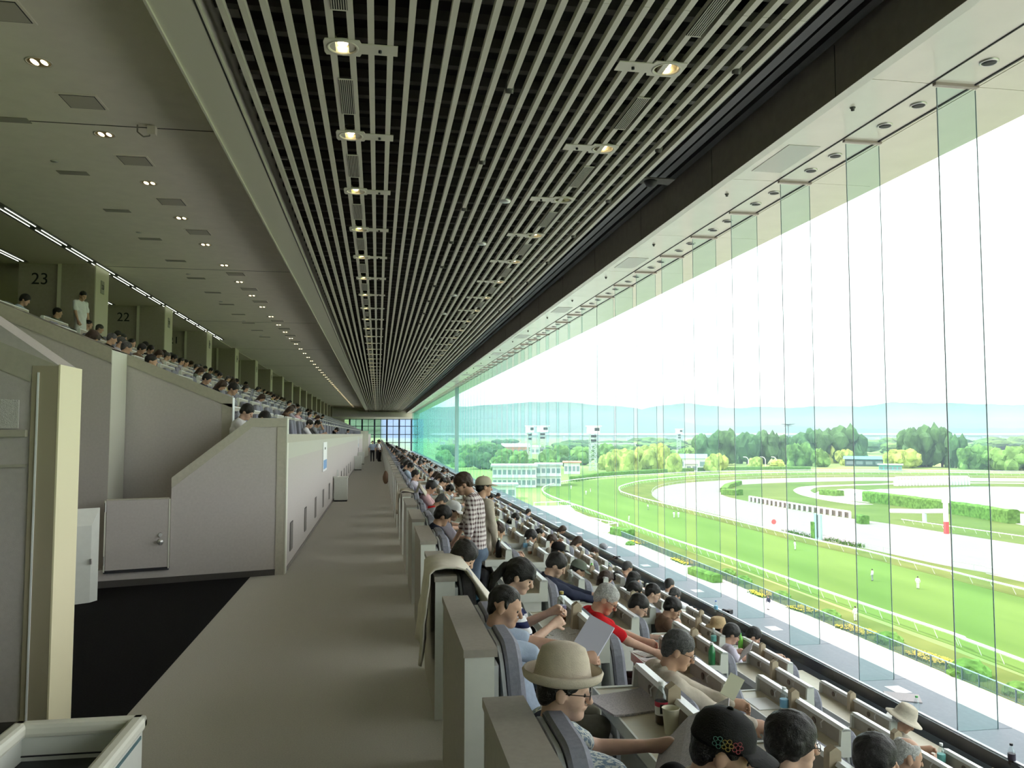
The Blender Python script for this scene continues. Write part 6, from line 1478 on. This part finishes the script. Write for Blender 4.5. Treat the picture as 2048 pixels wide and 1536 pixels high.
for (x, y, l, rz, lab) in ((1334, 1502, 0.16, 0.9, 'dark pencil on the nearest desk'), (1352, 1494, 0.12, 0.95, 'wooden pencil beside the dark pencil')):
    p = on_desk(at_z(x, y, desk_z(0)), 0); t = empty('pencil', (p[0], p[1], p[2] + 0.005), rz); MB().cyl((-l / 2, 0, 0), (l / 2, 0, 0), 0.0045, n=6).obj('shaft', S_brown if 'dark' in lab else M_divid, t); MB().cyl((l / 2, 0, 0), (l / 2 + 0.015, 0, 0), 0.0045, 0.0008, 6).obj('tip', M_dark, t); props(t, lab, 'pencil')
def held(name, person_, off, size, rot, m, label, cat, edge=None, roll=-28):
    t = empty(name, tuple(np.array(person_.location) + np.array(off))); t.rotation_euler = (Vector(rot).to_track_quat('Z', 'Y') @ Matrix.Rotation(R(roll), 3, 'Z').to_quaternion()).to_euler()
    w, d, th = size; MB().box(-w / 2, -d / 2, 0, w / 2, d / 2, th).obj('pages', m, t)
    if edge: MB().box(-w / 2, -d / 2, -0.004, w / 2, d / 2, 0).obj('cover', edge, t)
    return props(t, label, cat)
held('booklet', MANB, (0.43, 0.0, 1.0), (0.17, 0.23, 0.016), (-0.25, -0.75, 0.6), mat('booklet_page', (0.56, 0.56, 0.66), 0.7), 'thick lilac-edged booklet held by the man in light blue', 'booklet', mat('booklet_cover', (0.34, 0.34, 0.55), 0.6))
held('betting_slip', BEIG, (0.40, 0.04, 0.95), (0.10, 0.16, 0.005), (-0.3, -0.75, 0.55), mat('slip_green', (0.62, 0.64, 0.48), 0.7), 'pale green slip held by the man in beige', 'paper')
held('phone', PHON, (0.60, -0.02, 0.93), (0.13, 0.065, 0.01), (-0.4, -0.2, 0.9), M_dark, 'dark phone in the hands of the man in navy', 'phone')
t = empty('newspaper', tuple(np.array(HATW.location) + np.array((0.38, -0.02, 0.95)))); t.rotation_euler = (0, R(-40), R(-25))
MB().prism([(-0.19, -0.30, 0), (0.0, -0.30, 0.03), (0.20, -0.30, -0.01), (0.20, -0.30, -0.006), (0.0, -0.30, 0.034), (-0.19, -0.30, 0.004)], (0, 0, 0), (0, 0.60, 0)).obj('sheets', M_news, t); MB().box(0.02, -0.12, 0.036, 0.035, 0.02, 0.037).obj('headline', M_dark, t, (0.1, -0.1, -0.02))
props(t, 'wide open newspaper held by the woman in the bucket hat', 'newspaper')
t = empty('newspaper', tuple(np.array(NEWS.location) + np.array((0.62, -0.55, 0.70)))); t.rotation_euler = (0, R(-60), R(-30)); MB().prism([(-0.2, -0.26, 0), (0.0, -0.26, 0.05), (0.2, -0.26, 0), (0.2, -0.26, 0.004), (0, -0.26, 0.054), (-0.2, -0.26, 0.004)], (0, 0, 0), (0, 0.5, 0)).obj('sheets', M_news, t)
props(t, 'grey newspaper propped up on a fourth-row desk', 'newspaper')
# embroidery on the black cap
hat_o = [c for c in CAPM.children if c.name.startswith('hat')][0]
for a, cm in ((-70, (0.30, 0.06, 0.07)), (-88, (0.30, 0.22, 0.05)), (-104, (0.06, 0.17, 0.13))):
    mb = MB()
    for q in range(5):
        b2 = 2 * math.pi * q / 5; pts = [(0.012 * math.cos(b2) + 0.007 * math.cos(c), 0.014 * math.sin(b2) + 0.007 * math.sin(c)) for c in [2 * math.pi * w / 7 for w in range(8)]]
        mb.path([((0.107 - 0.02 * max(0, v)) * math.cos(R(a) + u / 0.106), (0.107 - 0.02 * max(0, v)) * math.sin(R(a) + u / 0.106), 0.016 + v) for u, v in pts], 0.0012, 4)
    mb.obj('embroidered_flower', mat('thread_%d' % (a + 200), cm, 0.7), hat_o)
# jacket draped over a partition
def cloth(name, path, y0, y1, n, m, label, amp, seed, cat):
    """a strip following path (x,z), draped across y0..y1"""
    r_ = np.random.RandomState(seed); V = []; m_ = len(path); ph = r_.uniform(0, 6, 4)
    for i, (x, z) in enumerate(path):
        for j in range(n + 1):
            v = j / n; w = amp * (math.sin(9 * v + ph[0] + i * 0.35) + 0.6 * math.sin(17 * v + ph[1] - i * 0.5)); e = abs(i - m_ * 0.5) / (m_ * 0.5)
            V.append((x + (w * e if z < path[m_ // 2][1] - 0.02 else 0), y0 + (y1 - y0) * v + 0.05 * math.sin(i * 0.7 + ph[2]) * e, z + 0.3 * w * (1 - e) + 0.07 * math.sin(6 * v + ph[3]) * e))
    F = [(i * (n + 1) + j, i * (n + 1) + j + 1, (i + 1) * (n + 1) + j + 1, (i + 1) * (n + 1) + j) for i in range(m_ - 1) for j in range(n)]
    o = MB().add(V, F).obj(name, m, None, None, None, True); sm_ = o.modifiers.new('solid', 'SOLIDIFY'); sm_.thickness = 0.014; sm_.offset = 0
    return props(o, label, cat)
pth = [(0.36, 0.42), (0.37, 0.52), (0.375, 0.62), (0.37, 0.72), (0.385, 0.82), (0.39, 0.92), (0.405, 1.02), (0.41, 1.11), (0.45, 1.145), (0.53, 1.155), (0.62, 1.15), (0.70, 1.13), (0.76, 1.04), (0.82, 0.95), (0.88, 0.86), (0.94, 0.78)]
cloth('draped_jacket', pth, bayY(2) + 0.0, bayY(2) + 0.70, 26, mat('pale_jacket', (0.62, 0.59, 0.50), 0.75, 0.06, 8, 0.3, 30), 'pale cream jacket draped over a corridor partition and seat', 0.022, 3, 'jacket')
cloth('draped_cardigan', [(x * 0.96 + 0.03 if x < 0.5 else x - 0.03, z * 0.98 if z > 1.0 else z + 0.28) for x, z in pth], bayY(6) + 0.5, bayY(6) + 1.1, 14, mat('beige_cardigan', (0.48, 0.44, 0.36), 0.8), 'beige cardigan over a partition further along the corridor', 0.02, 5, 'cardigan')
# bag on the floor, plastic bag, camera on ledge
t = Sdf().ell((0, 0, 0.26), (0.13, 0.19, 0.27), None, 0.05).ell((0, 0, 0.45), (0.07, 0.12, 0.12), None, 0.05).mesh('leather_bag', 0.02, S_brown, 0.006, 20); t = link('floor_bag', t, None, (0.36, 36.5, 0)); props(t, 'brown bag leaning against the far corridor partitions', 'bag')
p = on_desk(at_z(1745, 1462, desk_z(5)), 5); t = link('plastic_bag', Sdf().ell((0, 0, 0.07), (0.13, 0.16, 0.08), None, 0.04).ell((0.08, 0.08, 0.12), (0.08, 0.07, 0.06), None, 0.04).mesh('plastic_bag', 0.012, mat('bag_white', (0.68, 0.66, 0.62), 0.5), 0.008, 45), None, tuple(p)); props(t, 'crumpled white plastic bag on the desk beside the trilby', 'bag')
for (x, y, lab) in ((1458, 1228, 'black camera with strap lying on the ledge'), (1235, 1118, 'black binoculars lying on the far ledge')):
    p = at_z(x, y, LEDGE + 0.016); t = empty('camera_kit', tuple(p), 0.6); MB().box(-0.07, -0.05, 0, 0.07, 0.05, 0.08).obj('body', M_dark, t, bevel=0.01); MB().cyl((0.0, 0.05, 0.04), (0.0, 0.13, 0.04), 0.035, 0.04, 14).obj('lens', M_dark, t); MB().path([(-0.07, 0, 0.06), (-0.16, 0.04, 0.02), (-0.25, 0.0, 0.01), (-0.30, 0.08, 0.01)], 0.008, 5).obj('strap', S_brown, t); props(t, lab, 'camera' if 'camera' in lab else 'binoculars')
p = at_z(1207, 1098, LEDGE + 0.016); t = link('soft_bag', Sdf().ell((0, 0, 0.08), (0.12, 0.2, 0.09), None, 0.04).mesh('soft_bag', 0.016, S_grey, 0.008, 30), None, tuple(p)); props(t, 'soft grey bag slumped on the far ledge', 'bag')
